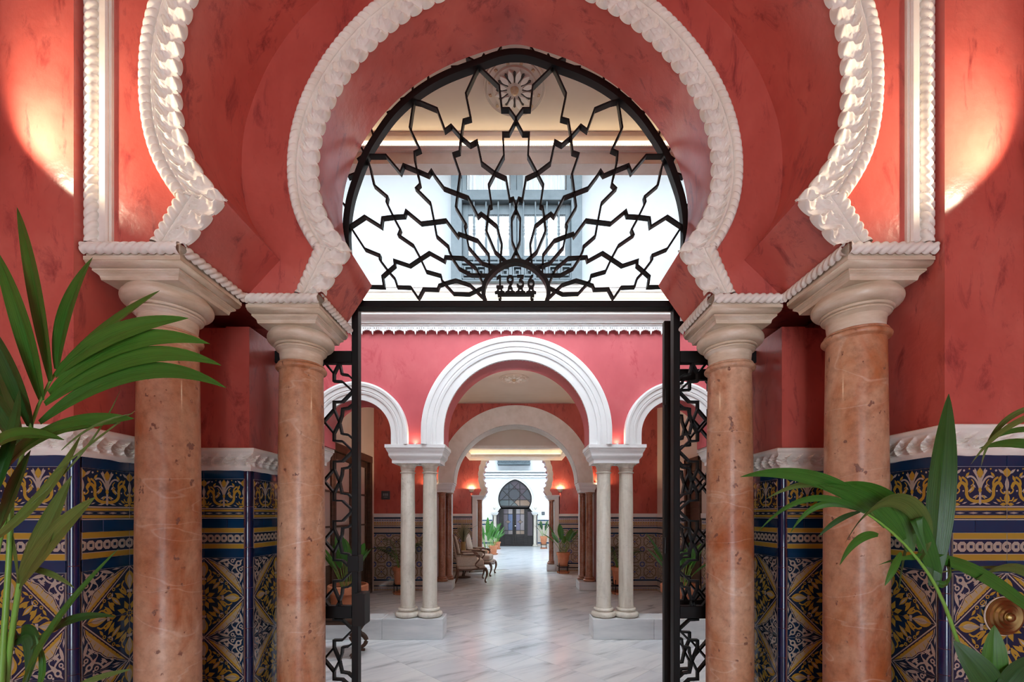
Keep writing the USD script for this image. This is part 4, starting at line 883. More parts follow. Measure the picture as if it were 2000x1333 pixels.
for k in range(k0, -k0):
    x = k*pitch+.02
    pts = [(x-pitch/2, z0+.05), (x-pitch/2, z0-.052), (x-pitch/2+.012, z0-.012)]
    for m in range(5):
        a0 = x-pitch/2+.014+m*(pitch-.028)/5; ww = (pitch-.028)/5
        pts += [(a0+ww*(.5-.5*math.cos(t)), z0-.006+.022*math.sin(PI*(m+.5)/5)-.008*math.sin(t)) for t in np.linspace(.3, PI-.3, 4)]
    pts += [(x+pitch/2-.012, z0-.012), (x+pitch/2, z0-.052), (x+pitch/2, z0+.05)]
    g = Polygon(pts).buffer(0)
    for m in range(4): g = g.difference(Point(x-pitch/2+.027+m*.028, z0+.030).buffer(.0065, 2))
    obj('lace_drop', MB().ext(g, YA-.055, YA-.035), 'white_paint', co, False)
wn = thing('window_1', 'grey blue wooden balcony window with turned balusters and white curtains high on the patio wall', 'window', kind='structure')
YWN = 5.45
wx = lambda p: PX(p, YWN); wz = lambda p: PZ(p, YWN)
zt = wz(262)
def wb(a, b, y0, y1, t, bt, nm='window_frame', m='grey_paint', c=.004): obj(nm, MB().bbox(wx(a), wx(b), YWN+y0, YWN+y1, wz(bt), wz(t), c), m, wn)
wb(880.7, 902, 0, .16, 262, 550, 'corner_post'); wb(1116, 1137, 0, .16, 262, 550, 'corner_post')
wb(902, 1116, .0, .10, 371, 389.5, 'transom')
for a, b in ((902, 911), (997, 1008.6), (1009.4, 1021.5), (1107, 1116)): wb(a, b, .01, .07, 262, 371, 'sash_stile')
for a, b in ((911, 997), (1021.5, 1107)):
    wb(a, b, .012, .068, 355+14, 371, 'sash_rail') ; wb(a, b, .035, .043, 262, 369, 'glass', 'window_glass', .001)
    n = 60; V = np.zeros((n, 2, 3)); x = np.linspace(wx(a), wx(b), n)
    for j, z in enumerate((wz(262), wz(368))): V[:, j] = np.c_[x, YWN+.09+.012*np.sin(np.arange(n)*1.3)+.008*np.sin(np.arange(n)*.41), np.full(n, z)]
    obj('curtain', MB().grid(V[::-1]), 'curtain', wn, 40)
for a, b in ((902, 913), (997, 1009), (1010, 1022), (1106, 1116)): wb(a, b, .085, .14, 389.5, 497, 'lower_stile')
wb(902, 1116, .09, .14, 389.5, 410, 'lower_rail'); wb(902, 1116, .09, .14, 491, 500, 'lower_rail')
for a, b in ((913, 997), (1022, 1106)):
    wb(a, b, .10, .108, 410, 491, 'glass', 'window_glass', .001)
    n = 70; V = np.zeros((n, 2, 3)); x = np.linspace(wx(a), wx(b), n)
    for j, z in enumerate((wz(409), wz(491))): V[:, j] = np.c_[x, YWN+.125+.008*np.sin(np.arange(n)*1.9), np.full(n, z)]
    obj('curtain', MB().grid(V[::-1]), 'curtain', wn, 40)
wb(902, 1116, -.005, .05, 387, 391, 'hand_rail'); wb(902, 1116, .0, .05, 510.5, 515, 'balustrade_rail'); wb(902, 1116, .0, .10, 546, 550, 'bottom_rail'); wb(902, 1116, .06, .10, 515, 546, 'back_board')
hb = wz(391)-wz(510.5)
for px in (925.3, 949, 973, 996, 1022.5, 1046, 1068.5, 1092):
    pf = [(.008, 0), (.013, .02), (.013, .06), (.007, .075), (.010, .09), (.016, .30), (.017, .36), (.009, .42), (.007, .435), (.019, .46), (.019, .48), (.008, .495), (.017, .515), (.019, .54), (.008, .56), (.018, .585), (.008, .605), (.016, .66), (.013, .76), (.007, .88), (.011, .90), (.013, .93), (.013, .98), (.008, 1)]
    obj('baluster', MB().lathe([(r*.8, z*hb) for r, z in pf], (wx(px), YWN+.025, wz(510.5)), 16), 'grey_paint', wn)
# fretwork: key pattern
x0, x1, z0, z1 = wx(902), wx(1116), wz(546), wz(515); n = 9; fw = (x1-x0)/n
for i in range(n):
    a = x0+i*fw; hh = z1-z0; q = [[(.06, .12), (.94, .12), (.94, .88), (.22, .88), (.22, .34), (.74, .34), (.74, .64), (.44, .64)], [(.06, .12), (.06, .95)]]
    g = unary_union([LineString([(a+u*fw, z0+v*hh) for u, v in L]).buffer(.009, cap_style='flat', join_style='mitre') for L in q])
    obj('fretwork', MB().ext(g, YWN+.02, YWN+.05), 'grey_paint', wn, False)
# rosettes
def rosette(x, y, z, R, label, pet=12):
    t = thing('ceiling_rosette', label, 'rosette', None, (x, y, z))
    b = MB().lathe([(0, -.001), (R, -.001)]+tor(R*.98, -.006, .006, 90, -90, 6)+tor(R*.88, -.005, .006, 90, -90, 6)+[(R*.72, -.006), (R*.70, -.016), (R*.45, -.020), (0, -.022)], n=64)
    obj('disc', b, 'ceiling_plaster' if R < .3 else 'white_plaster', t, 30)
    for k in range(pet):
        a = k*2*PI/pet; c, s = math.cos(a), math.sin(a)
        def part(poly, z0, z1, nm, m):
            t2 = trimesh.creation.extrude_polygon(poly, z1-z0, engine='earcut'); v = np.array(t2.vertices)
            obj(nm, MB().add(np.c_[v[:, 0]*c-v[:, 1]*s, v[:, 0]*s+v[:, 1]*c, v[:, 2]+z0], t2.faces), m, t, False)
        part(Polygon([(R*.24, -R*.012), (R*.24, R*.012), (R*.56, R*.04), (R*.60, 0), (R*.56, -R*.04)]), -.0235, -.019, 'slot', 'slot_dark' if R < .25 else 'ceiling_plaster')
        part(lens((R*.34, 0), (R*.66, 0), R*.05, 5), -.026, -.02, 'petal_rib', 'white_plaster') if False else None
        a2 = a+PI/pet; c, s = math.cos(a2), math.sin(a2)
        part(lens((R*.26, 0), (R*.66, 0), R*.085, 7), -.030, -.018, 'petal', 'white_plaster')
        part(Polygon([(R*.78, -R*.05), (R*.78, R*.05), (R*.86, R*.03), (R*.86, -R*.03)]), -.0178, -.012, 'leaf_knob', 'rosette_boss' if R < .25 else 'white_plaster')
    obj('boss', MB().lathe([(0, -.055), (R*.07, -.05), (R*.12, -.036), (R*.14, -.02), (0, -.018)], n=24), 'rosette_boss', t)
    return t
plain('slot_dark', (.05, .04, .035), .8)
mottled('rosette_boss', (.42, .26, .14), (.52, .36, .22), (.62, .48, .34), (40, 40, 40))
rosette(PX(1005, 3.12), 3.12, 4.75, .225, 'large white plaster ceiling rosette with radiating petals seen through the fanlight')
rosette(PX(1004, 7.56), 7.56, 4.036, .26, 'small flat plaster rosette on the gallery ceiling behind the central arcade arch', 10)

# ------------------------------------------------------------------ arcade: plinths, columns, imposts, arch mouldings
for s, xa, lab in ((-1, -.955, 'left'), (1, 1.018, 'right')):
    t = thing('plinth', f'long white marble plinth block under the {lab} pair of arcade columns', 'plinth')
    xs = sorted((xa, s*XS)); xm = xa+s*.80
    p = sorted((xa, xm)); obj('end_block', MB().bbox(p[0], p[1], 5.645, 5.96, 0, .276, .006), 'plinth_marble', t)
    p = sorted((xm+s*.002, s*XS)); obj('long_block', MB().bbox(p[0], p[1], 5.648, 5.96, 0, .274, .006), 'plinth_marble', t)
def small_column(x, y, z0, z1, r, label, group=None, m='cream_marble', sq=None):
    t = thing('arcade_column' if r > .08 else 'hall_column', label, 'column', group, (x, y, z0)); h = z1-z0; k = r/.0965
    sh = [(r*1.06, .125*k), (r*1.04, .15*k)]+[(r*(1.0+.02*math.sin(PI*u)-.07*u), .15*k+(h-.15*k-.125*k)*u) for u in np.linspace(0, 1, 10)]+tor(r*.98, h-.118*k, .009*k)
    obj('shaft', MB().lathe(sh, n=40), m, t, 30)
    cp = [(r*.93, h-.115*k), (r*.94, h-.085*k), (r*1.02, h-.07*k)]+[(r*(.98+.42*(1-math.cos(a))), h-.07*k+.055*k*math.sin(a)) for a in np.linspace(.1, PI/2, 8)]+[(r*1.42, h-.012*k), (r*1.46, h)]
    obj('capital', MB().lathe(cp, n=40), m, t, 30)
    bs = [(r*1.52, 0)]+tor(r*1.38, .036*k, .034*k)+[(r*1.30, .072*k), (r*1.16, .085*k)]+tor(r*1.17, .103*k, .019*k)+[(r*1.08, .122*k), (r*1.08, .13*k)]
    obj('base', MB().lathe(bs, n=40), m, t, 30)
    return t
for px, w_ in ((796.7, 'outer column of the left pair'), (839.8, 'inner column of the left pair'), (1178.9, 'inner column of the right pair'), (1222.5, 'outer column of the right pair')):
    small_column(PX(px, 5.80), 5.80, .276, 2.325, .0965, f'cream marble column of the patio arcade, {w_}', None)
def white_impost(x0, x1, y0, y1, zt, h, label, ins=.075, wall=None):
    t = wall or thing('arcade_impost', label, 'impost')
    pf = [(.0, zt), (.0, zt-.18*h), (.012, zt-.20*h), (.012, zt-.27*h)]+cyma(zt-.27*h, zt-.50*h, .016, ins*.5)+[(ins*.52, zt-.52*h), (ins*.52, zt-.60*h)]+cyma(zt-.60*h, zt-.85*h, ins*.55, ins)+[(ins, zt-h)]
    v, f = molding_ring([(x0, y0), (x1, y0), (x1, y1), (x0, y1)], pf); obj('impost' if wall else 'block', (v, f), 'white_paint', t, 25); return t
white_impost(-1.70, -.915, YA-.075, YA2+.06, ZS, .235, 'white moulded impost on the left pair of arcade columns')
white_impost(.95, 1.70, YA-.075, YA2+.06, ZS, .235, 'white moulded impost on the right pair of arcade columns')
for s, lab in ((-1, 'left'), (1, 'right')):
    xs = sorted((s*2.565, s*(XS-.004))); white_impost(xs[0], xs[1], YA-.075, YA2+.06, ZS, .235, f'white moulded impost on the single cream column at the far {lab} end of the arcade')
    small_column(s*2.80, 5.80, .274, 2.325, .0965, f'cream marble column of the patio arcade, single one at the far {lab} end', None)
def arch_molding(cx, ri, zc_, zs, prof, y, n=72, a_cut=None):
    """prof: list of (radial offset, projection)"""
    a = np.linspace(0, PI, n); pr = np.array(prof)
    path = [(cx+0*a[0], 0)]
    V = []
    for zz in ((zs,)): V.append([(cx+(ri+o), y-d, zs) for o, d in pr])
    for t in a: V.append([(cx+(ri+o)*math.cos(t), y-d, zc_+(ri+o)*math.sin(t)) for o, d in pr])
    V.append([(cx-(ri+o), y-d, zs) for o, d in pr])
    return np.array(V)
W_ = .285
AM = [(0, -.01), (0, .035), (.05, .042), (.095, .042), (.10, .058), (.13, .066), (.15, .062), (.155, .072), (.20, .076), (.215, .078), (.22, .090), (.255, .098), (.285, .092), (.287, -.01)]
t = thing('trim_9', 'wide white stepped moulding around the tall central arcade arch', 'molding', kind='structure'); obj('arch_band', MB().grid(arch_molding(*CA, ZS, AM, YA)[:, ::-1]), 'white_paint', t, 25)
AM2 = [(o*.225/.285, d*.85) for o, d in AM]
for k, lab in ((0, 'left'), (1, 'right')):
    t = thing('trim_10' if k == 0 else 'trim_11', f'white stepped moulding around the smaller {lab} arcade arch', 'molding', kind='structure')
    obj('arch_band', MB().grid(arch_molding(*SA[k], ZS, AM2, YA)[:, ::-1]), 'white_paint', t, 25)
# second arch: broad flat white band, imposts and paired red columns
n = 80; a = np.linspace(0, PI, n); rows = []
for o, d in ((0, -.01), (0, .03), (.03, .045), (.26, .05), (.30, .06), (.335, .055), (.335, -.01)):
    rows.append(np.c_[(1.335+o)*np.cos(a), np.full(n, Y4-d), 2.327+(1.25+o*1.22)*np.sin(a)])
V = np.stack(rows, 1); t = thing('trim_12', 'broad plain white band around the wide arch at the back of the gallery', 'molding', kind='structure'); obj('arch_band', MB().grid(V[:, ::-1]), 'white_plaster', t, 25)
V = np.stack([np.c_[1.335*np.cos(a), np.full(n, y), 2.327+1.25*np.sin(a)]-np.c_[.004*np.cos(a), 0*a, .004*np.sin(a)] for y in (Y4-.01, Y5+.002)], 1); obj('arch_soffit', MB().grid(V), 'white_plaster', t, 40)
for s, lab in ((-1, 'left'), (1, 'right')):
    xs = sorted((s*1.345, s*1.755)); white_impost(xs[0], xs[1], Y4-.05, Y5+.02, 2.327, .205, f'white moulded impost on the {lab} pair of reddish columns under the wide arch', .05, W2)
    t = thing('column_block', f'grey stone block under the {lab} pair of reddish columns', 'plinth'); xs = sorted((s*1.37, s*1.74))
    obj('block', MB().bbox(xs[0], xs[1], Y4-.03, Y5, 0, .19, .008), 'plinth_marble', t)
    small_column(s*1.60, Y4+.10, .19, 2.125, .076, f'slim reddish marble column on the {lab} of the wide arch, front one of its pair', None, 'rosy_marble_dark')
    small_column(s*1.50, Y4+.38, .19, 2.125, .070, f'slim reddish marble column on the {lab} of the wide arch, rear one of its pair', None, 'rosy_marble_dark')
# third arch: white lobed band, imposts, columns
t = thing('trim_13', 'white lobed plaster band around the horseshoe arch deep in the hall', 'molding', kind='structure')
g = o3.buffer(.02, join_style='round').convex_hull if False else Polygon(o3.exterior).buffer(.15).difference(o3).intersection(sbox(-2, ZA3, 2, 4))
obj('arch_band', MB().ext(g, Y6-.05, Y6), 'white_plaster', t, 30)
for s, lab in ((-1, 'left'), (1, 'right')):
    xs = sorted((s*.86, s*1.27)); white_impost(xs[0], xs[1], Y6-.12, Y7, ZA3, .13, f'small white impost on the {lab} column of the lobed hall arch', .08, W3)
    t = thing('column_block', f'small grey stone block under the {lab} column of the lobed hall arch', 'plinth', None, (s*1.04, Y6+.10, 0))
    obj('block', MB().bbox(-.14, .14, -.14, .14, 0, .20, .008), 'plinth_marble', t)
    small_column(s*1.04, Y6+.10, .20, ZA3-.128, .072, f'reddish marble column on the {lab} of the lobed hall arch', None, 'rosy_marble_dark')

for px, lab in ((810.5, 'left'), (1205.5, 'right')):
    t = thing('uplight', f'tiny warm uplight on the {lab} arcade impost between two arch mouldings', 'lamp', None, (PX(px, YA-.04), YA-.045, ZS+.001))
    obj('body', MB().lathe([(.016, 0), (.016, .012), (.013, .012), (.013, .008), (0, .008)], n=20), 'white_paint', t); obj('lens', MB().lathe([(.0125, .0085), (0, .0088)], n=20), 'lamp_warm', t)
    l = UsdLux.DiskLight.Define(stage, str(t.GetPath())+'/bulb_light'); l.CreateRadiusAttr(.012); l.AddTranslateOp().Set((0, 0, .0125)); l.AddRotateXOp().Set(180.0); l.CreateColorAttr(Gf.Vec3f(1, .70, .42)); l.CreateIntensityAttr(LP_UP*.6)
# ------------------------------------------------------------------ far door with stained glass
dr = thing('door_1', 'dark wooden double door with stained glass panes under a horseshoe fanlight, far end', 'door', kind='structure')
dx = lambda p: PX(p, YE+.12); dz = lambda p: PZ(p, YE+.12); YD = YE+.12
def db(a, b, t, bt, nm, m='dark_wood', y0=0, y1=.06, c=.006): obj(nm, MB().bbox(dx(a), dx(b), YD+y0, YD+y1, dz(bt), dz(t), c), m, dr)
c = np.array(dh.exterior.coords); up = dh.intersection(sbox(-3, 1.93, 3, 4))
obj('fan_frame', MB().ext(up.difference(up.buffer(-.06)), YD-.03, YD+.06), 'dark_wood', dr, 30)
db(969, 1040, 988.5, 995, 'transom', y0=-.03, y1=.07)
dc = 1004.6
for a, b in ((975, 983.5), (1024, 1030.5), (1001, 1004.4), (1004.8, 1008.2)): db(a, b, 995, 1068, 'stile')
for a, b in ((969, 976), (1030, 1041)): pass
for a, b in ((983.5, 1001), (1008.2, 1024)):
    db(a, b, 1046, 1068, 'lower_panel', y0=.02); db(a+2, b-2, 1049, 1065, 'raised_panel', y0=.008, y1=.03)
    db(a, b, 1044, 1047, 'rail'); db(a, b, 1004.2, 1005.2, 'glazing_bar', y1=.04); db(a, b, 1036.3, 1037.2, 'glazing_bar', y1=.04); db((a+b)/2-.4, (a+b)/2+.4, 995, 1044, 'glazing_bar', y1=.04)
cols = {(0, 0): ('glass_mauve', 'glass_pink'), (0, 1): ('glass_pink', 'glass_amber'), (1, 0): ('glass_mauve', 'glass_blue'), (1, 1): ('glass_violet', 'glass_pink'), (2, 0): ('glass_mauve', 'glass_pink'), (2, 1): ('glass_amber', 'glass_amber')}
for k, (a, b) in enumerate(((983.5, 1001), (1008.2, 1024))):
    m_ = (a+b)/2
    for r, (t, bt) in enumerate(((995, 1004.6), (1004.6, 1036.8), (1036.8, 1045))):
        for q, (p0, p1) in enumerate(((a, m_), (m_, b))): db(p0, p1, t, bt, 'pane', cols[(r, k)][q], .022, .028, .001)
    zc_ = 1020; x = dx(m_); z = dz(zc_); r_ = .085
    st = star(x, z, .125, .055, 4); obj('diamond_pane', MB().ext(st, YD+.012, YD+.021), 'glass_amber', dr, False)
    obj('glazing_star', MB().ext(st.buffer(.014).difference(st), YD+.0, YD+.03), 'dark_wood', dr, False)
for a, b, m in ((969.5, 975, 'glass_mauve'), (1030.5, 1040.5, 'glass_mauve')): db(a, b, 1000, 1047, 'side_pane', m, .022, .028, .001); db(a, b, 1047, 1068, 'side_panel', y0=.02)
db(969, 970.5, 999, 1068, 'jamb'); db(1040, 1041.5, 999, 1068, 'jamb')
tym = up.buffer(-.05); cz = dz(966.5); cxx = dx(1004.6); R = .60
oct_ = lambda r, a0, n=8: [(cxx+r*math.cos(a0+i*2*PI/n), cz+r*math.sin(a0+i*2*PI/n)) for i in range(n)]
q = oct_(.30, PI/8); ls = []
for i in range(8):
    p, r = np.array(q[i]), np.array(q[(i+1) % 8]); d = (r-p)/np.linalg.norm(r-p); ls.append(LineString([p-d*.9, r+d*.9]).buffer(.012))
bars = unary_union(ls).intersection(tym); obj('fan_tracery', MB().ext(bars, YD-.01, YD+.03), 'dark_wood', dr, False)
cells = tym.difference(bars.buffer(.001))
for i, g in enumerate(polys(cells)):
    low = g.centroid.y < dz(980); right = g.centroid.x > cxx
    m = ('glass_teal' if not right else 'glass_amber') if low else ('glass_mauve' if right and g.area < .1 else 'glass_grey')
    obj('fan_pane', MB().ext(g, YD+.006, YD+.014), m, dr, False)
obj('handle', MB().tube([(dx(1005.5), YD-.03, dz(1029)), (dx(1005.5), YD-.05, dz(1028)), (dx(1008), YD-.05, dz(1028))], .012), 'chrome', dr)
obj('back_panel', MB().box(XE-1.2, XE+1.2, YD+.10, YD+.16, 0, 3.4), 'dark_wood', dr)
obj('jamb_panel', MB().box(XE-1.13, XE-.93, YE+.06, YE+.12, 0, 1.70), 'black_paint', dr); obj('jamb_panel', MB().box(XE+.93, XE+1.13, YE+.06, YE+.12, 0, 1.70), 'black_paint', dr)
for s, lab in ((-1, 'left'), (1, 'right')):
    x = XE+s*1.02; small_column(x, YE-.06, 0, 1.62, .082, f'short cream column on the {lab} of the far stained glass door', None, 'cream_marble')
    white_impost(x-.19, x+.19, YE-.20, YE+.1, 1.76, .14, f'white impost over the {lab} cream column of the far door', .06, WE)
# lattice window hanging in the far patio
t = thing('window_2', 'grey blue lattice bottom of a projecting balcony window in the far patio', 'window', kind='structure')
x0, x1 = PX(972, 21.6), PX(1035.5, 21.6); z0, z1 = PZ(906.5, 21.6), PZ(880, 21.6)
obj('bottom_rail', MB().bbox(x0, x1, 21.4, 22, z0-.05, z0+.02, .01), 'grey_paint', t); obj('back_board', MB().box(x0, x1, 21.62, 22, z0, z1), 'grey_paint', t)
n = 12
for i in range(n):
    a = x0+(x1-x0)*i/n; w_ = (x1-x0)/n
    for g in (LineString([(a, z0+.01), (a+w_, z0+.01+w_)]), LineString([(a+w_, z0+.01), (a, z0+.01+w_)])): obj('lattice_bar', MB().ext(g.buffer(.018), 21.44, 21.5), 'grey_paint', t, False)
# glazed wooden doors in the gallery side walls
d2 = thing('door_2', 'dark brown glazed wooden double door with pale curtained panes in the left gallery wall', 'door', kind='structure')
xw = -XS
def side(parent, s, y0, y1, z0, z1, a, b, nm, m, c=.006): xs = sorted((s*(XS-a), s*(XS-b))); obj(nm, MB().bbox(xs[0], xs[1], y0, y1, z0, z1, c), m, parent)
Y0, Y1_ = 6.35, 9.08; ZT = 2.86
for y0, y1 in ((Y0, Y0+.13), (Y1_-.13, Y1_)): side(d2, -1, y0, y1, 0, ZT, .03, -.12, 'frame_post', 'brown_wood')
side(d2, -1, Y0, Y1_, ZT-.14, ZT, .035, -.12, 'frame_head', 'brown_wood')
lw = (Y1_-Y0-.26)/3
for k in range(3):
    a = Y0+.13+k*lw; b = a+lw
    for y0, y1 in ((a+.004, a+.10), (b-.10, b-.004)): side(d2, -1, y0, y1, .02, ZT-.14, -.03, -.09, 'leaf_stile', 'brown_wood')
    side(d2, -1, a+.1, b-.1, .02, .80, -.045, -.08, 'lower_panel', 'brown_wood'); side(d2, -1, a+.17, b-.17, .14, .68, -.035, -.06, 'raised_panel', 'brown_wood', .015)
    side(d2, -1, a+.1, b-.1, ZT-.26, ZT-.14, -.03, -.09, 'top_rail', 'brown_wood')
    for z in (1.42, 2.02): side(d2, -1, a+.1, b-.1, z, z+.035, -.035, -.08, 'glazing_bar', 'brown_wood')
    for z0, z1 in ((.80, 1.42), (1.455, 2.02), (2.055, ZT-.26)): side(d2, -1, a+.1, b-.1, z0, z1, -.055, -.061, 'pane', 'curtain_glass', .001)
d3 = thing('door_3', 'narrow dark wooden door in the right gallery wall behind the open gate leaf', 'door', kind='structure')
side(d3, 1, 7.05, 7.72, 0, 2.62, -.05, -.12, 'leaf', 'brown_wood')
for y0, y1 in ((7.05, 7.13), (7.64, 7.72)): side(d3, 1, y0, y1, 0, 2.62, .03, -.1, 'frame_post', 'brown_wood')
side(d3, 1, 7.05, 7.72, 2.54, 2.62, .03, -.1, 'frame_head', 'brown_wood')
for z0, z1 in ((.2, .9), (1.05, 1.75), (1.9, 2.4)): side(d3, 1, 7.2, 7.57, z0, z1, -.035, -.06, 'raised_panel', 'brown_wood', .012)
# ------------------------------------------------------------------ plants
def leaf_mesh(c, width, side, fold=.25, n=None, prof=None):
    """c: centre line points; width: half width; side: side direction(s)"""
    c = np.asarray(c, float); n = len(c); t = np.linspace(0, 1, n)
    w = width*(prof(t) if prof else np.sin(PI*np.clip(t*.94+.06, 0, 1))**.75*(1-t*.15)); w[-1] = width*.02
    tg = np.gradient(c, axis=0); tg /= np.linalg.norm(tg, axis=1, keepdims=True)+1e-9
    sd = np.broadcast_to(np.asarray(side, float), c.shape); sd = sd-tg*(sd*tg).sum(1, keepdims=True); sd = sd/(np.linalg.norm(sd, axis=1, keepdims=True)+1e-9)
    nr = np.cross(tg, sd); us = np.array([-1, -.55, -.06, 0, .06, .55, 1]); V = np.zeros((n, len(us), 3)); uv = np.zeros((n, len(us), 2))
    for j, u in enumerate(us):
        hgt = fold*(abs(u)-.35*u*u)-(.06 if u == 0 else 0); V[:, j] = c+sd*(u*w)[:, None]+nr*(hgt*w)[:, None]; uv[:, j] = np.c_[np.full(n, u), t*3]
    return MB().grid(V).get(), uv.reshape(-1, 2)
def leaf(parent, c, width, side, m='leaf_green', fold=.25, prof=None, name='leaf'):
    g, uv = leaf_mesh(c, width, side, fold, prof=prof); return obj(name, g, m, parent, True, uv=uv)
def spl(pts, n=22):
    p = np.asarray(pts, float); d = np.r_[0, np.cumsum(np.linalg.norm(np.diff(p, axis=0), axis=1))]
    return CubicSpline(d, p)(np.linspace(0, d[-1], n)) if len(p) > 2 else p[0]+(p[1]-p[0])*np.linspace(0, 1, n)[:, None]
def px_leaf(parent, pts, wpx, m='leaf_green', fold=.22, turn=0.0, prof=None):
    """pts: (px, py, depth) along the leaf; wpx: full width as the picture shows it"""
    c = spl([P(*p) for p in pts]); Z = np.mean([p[2] for p in pts]); tg = c[-1]-c[0]; sd = np.cross(tg, (0, 1, 0)); sd /= np.linalg.norm(sd)
    sd = sd*math.cos(turn)+np.array([0, 1, 0])*math.sin(turn)
    return leaf(parent, c, wpx/2*Z/F, sd, m, fold, prof)
def pot(parent, r, h, m='terracotta', soil=True):
    pf = [(0, 0), (r*.66, 0), (r*.70, .01), (r*.90, h*.80), (r*.90, h*.80)]+[(r, h*.80), (r*1.02, h*.82), (r*1.02, h*.98), (r*.99, h), (r*.90, h), (r*.88, h*.9)]
    obj('pot', MB().lathe(pf, n=40), m, parent, 30)
    obj('soil', MB().lathe([(r*.885, h*.88), (r*.5, h*.90), (0, h*.905)], n=30), 'soil', parent, 30)
def plant(loc, kind, label, seed, r=.18, h=.32, top=.75, n=12, spread=.35, lw=.05, m='leaf_green', group=None, saucer=False, stand=False, name=None):
    rg = np.random.default_rng(seed); t = thing(name or 'potted_plant', label, 'plant', group, loc); z0 = 0
    if stand:
        z0 = .20; k = r*.92
        obj('stand_ring', MB().tube([(k*math.cos(a), k*math.sin(a), z0) for a in np.linspace(0, 2*PI, 25)], .008), 'iron', t)
        for i in range(4):
            a = PI/4+i*PI/2; obj('stand_leg', MB().tube([(k*math.cos(a), k*math.sin(a), z0+.10), (k*math.cos(a), k*math.sin(a), z0), (k*1.02*math.cos(a), k*1.02*math.sin(a), .0)], .008), 'iron', t)
        obj('stand_shelf', MB().lathe([(0, z0-.008), (k, z0-.008), (k, z0), (0, z0)], n=24), 'iron', t)
        obj('saucer', MB().lathe([(0, 0), (r*.9, 0), (r*1.0, .045), (r*.94, .045), (r*.86, .012), (0, .012)], n=30), 'terracotta', t)
    elif saucer:
        obj('saucer', MB().lathe([(0, 0), (r*.95, 0), (r*1.08, .04), (r*1.02, .04), (r*.9, .012), (0, .012)], n=30), 'terracotta', t); z0 = .012
    b = MB(); pf = [(0, 0), (r*.66, 0), (r*.70, .01), (r*.90, h*.80), (r, h*.80), (r*1.02, h*.82), (r*1.02, h*.98), (r*.99, h), (r*.90, h), (r*.88, h*.9)]
    obj('pot', MB().lathe([(a, z+z0) for a, z in pf], n=40), 'terracotta', t, 30); obj('soil', MB().lathe([(r*.885, z0+h*.88), (r*.5, z0+h*.90), (0, z0+h*.905)], n=30), 'soil', t, 30)
    zs = z0+h*.9
    for i in range(n):
        a = 2*PI*i/n*1.62+rg.uniform(-.4, .4); L = top*rg.uniform(.65, 1.05); s = spread*rg.uniform(.5, 1.1); c0 = np.array([.3*r*math.cos(a), .3*r*math.sin(a), zs])
        d = np.array([math.cos(a), math.sin(a), 0])
        if kind == 'broad':
            mid = c0+d*s*.35+(0, 0, L*.62); tip = c0+d*s+(0, 0, L*rg.uniform(.78, 1.0)); cl = bez(c0, mid, tip, 18)
            k = 7; obj('leaf_stalk', MB().tube(cl[:k+1], .0055, 6), 'stem_green', t)
            leaf(t, cl[k:], lw*rg.uniform(.8, 1.15), np.cross(d, (0, 0, 1))+.2*d, m, .25)
        elif kind == 'palm':
            mid = c0+d*s*.3+(0, 0, L*.8); tip = c0+d*s*1.2+(0, 0, L*.72); cl = bez(c0, mid, tip, 16); obj('frond_stem', MB().tube(cl, np.linspace(.006, .002, 16), 5), 'stem_green', t)
            sd = np.cross(d, (0, 0, 1)); mm = MB(); uvs = []
            for q in range(5, 16):
                for sg in (-1, 1):
                    ll = .26*top*(1-abs(q-9)/11); e = cl[q]+sd*sg*ll*.8+d*ll*.55+(0, 0, -.10*ll); g, uv = leaf_mesh(bez(cl[q], cl[q]+(e-cl[q])*.5+(0, 0, .12*ll), e, 7), lw*.42, d, .2); mm.add(*g); uvs.append(uv)
            obj('frond', mm, m, t, True, uv=np.vstack(uvs))
    return t
# big palms in the foreground, traced in their own depth
lp = thing('potted_palm', 'large kentia palm with broad glossy leaflets at the left edge of the foreground', 'palm', None)
PB = np.array([-1.52, 1.30, 0])
def potat(parent, at, r, h):
    pf = [(0, 0), (r*.66, 0), (r*.70, .01), (r*.90, h*.80), (r, h*.80), (r*1.02, h*.82), (r*1.02, h*.98), (r*.99, h), (r*.90, h), (r*.88, h*.9)]
    obj('pot', MB().lathe(pf, at, 40), 'terracotta', parent, 30); obj('soil', MB().lathe([(r*.885, h*.88), (0, h*.905)], at, 30), 'soil', parent, 30)
potat(lp, PB, .20, .40)
def stem(parent, pts, r0, r1, m='stem_green', nm='stem', n=26): obj(nm, MB().tube(spl(pts, n), np.linspace(r0, r1, n), 8), m, parent, True)
st0 = PB+(0.02, 0, .36)
stem(lp, [st0, P(-40, 1333, 1.26), P(-5, 1080, 1.22), P(40, 900, 1.2), P(85, 770, 1.2), P(124, 706, 1.22)], .010, .003)
z = 1.2
LL = lambda pts, w, m='leaf_green', **k: px_leaf(lp, pts, w, m, **k)
LL([(112, 722, 1.2), (132, 610, 1.2), (181, 503, 1.24)], 58, 'leaf_green', turn=.35)
LL([(118, 716, 1.2), (210, 640, 1.16), (312, 568, 1.12)], 46, 'leaf_green', turn=.5)
LL([(108, 735, 1.2), (210, 660, 1.14), (368, 622, 1.08)], 40)
LL([(96, 768, 1.2), (220, 680, 1.15), (410, 672, 1.06)], 40)
LL([(88, 790, 1.2), (240, 705, 1.15), (432, 714, 1.04)], 38)
LL([(78, 826, 1.2), (240, 735, 1.16), (442, 758, 1.05)], 38)
LL([(100, 745, 1.2), (75, 590, 1.2), (33, 405, 1.26)], 48, 'leaf_green', turn=.3)
LL([(82, 782, 1.2), (40, 620, 1.16), (-14, 480, 1.16)], 52, 'leaf_green', turn=.2)
LL([(60, 835, 1.2), (20, 720, 1.14), (-50, 600, 1.12)], 56, 'leaf_dark', turn=.3)
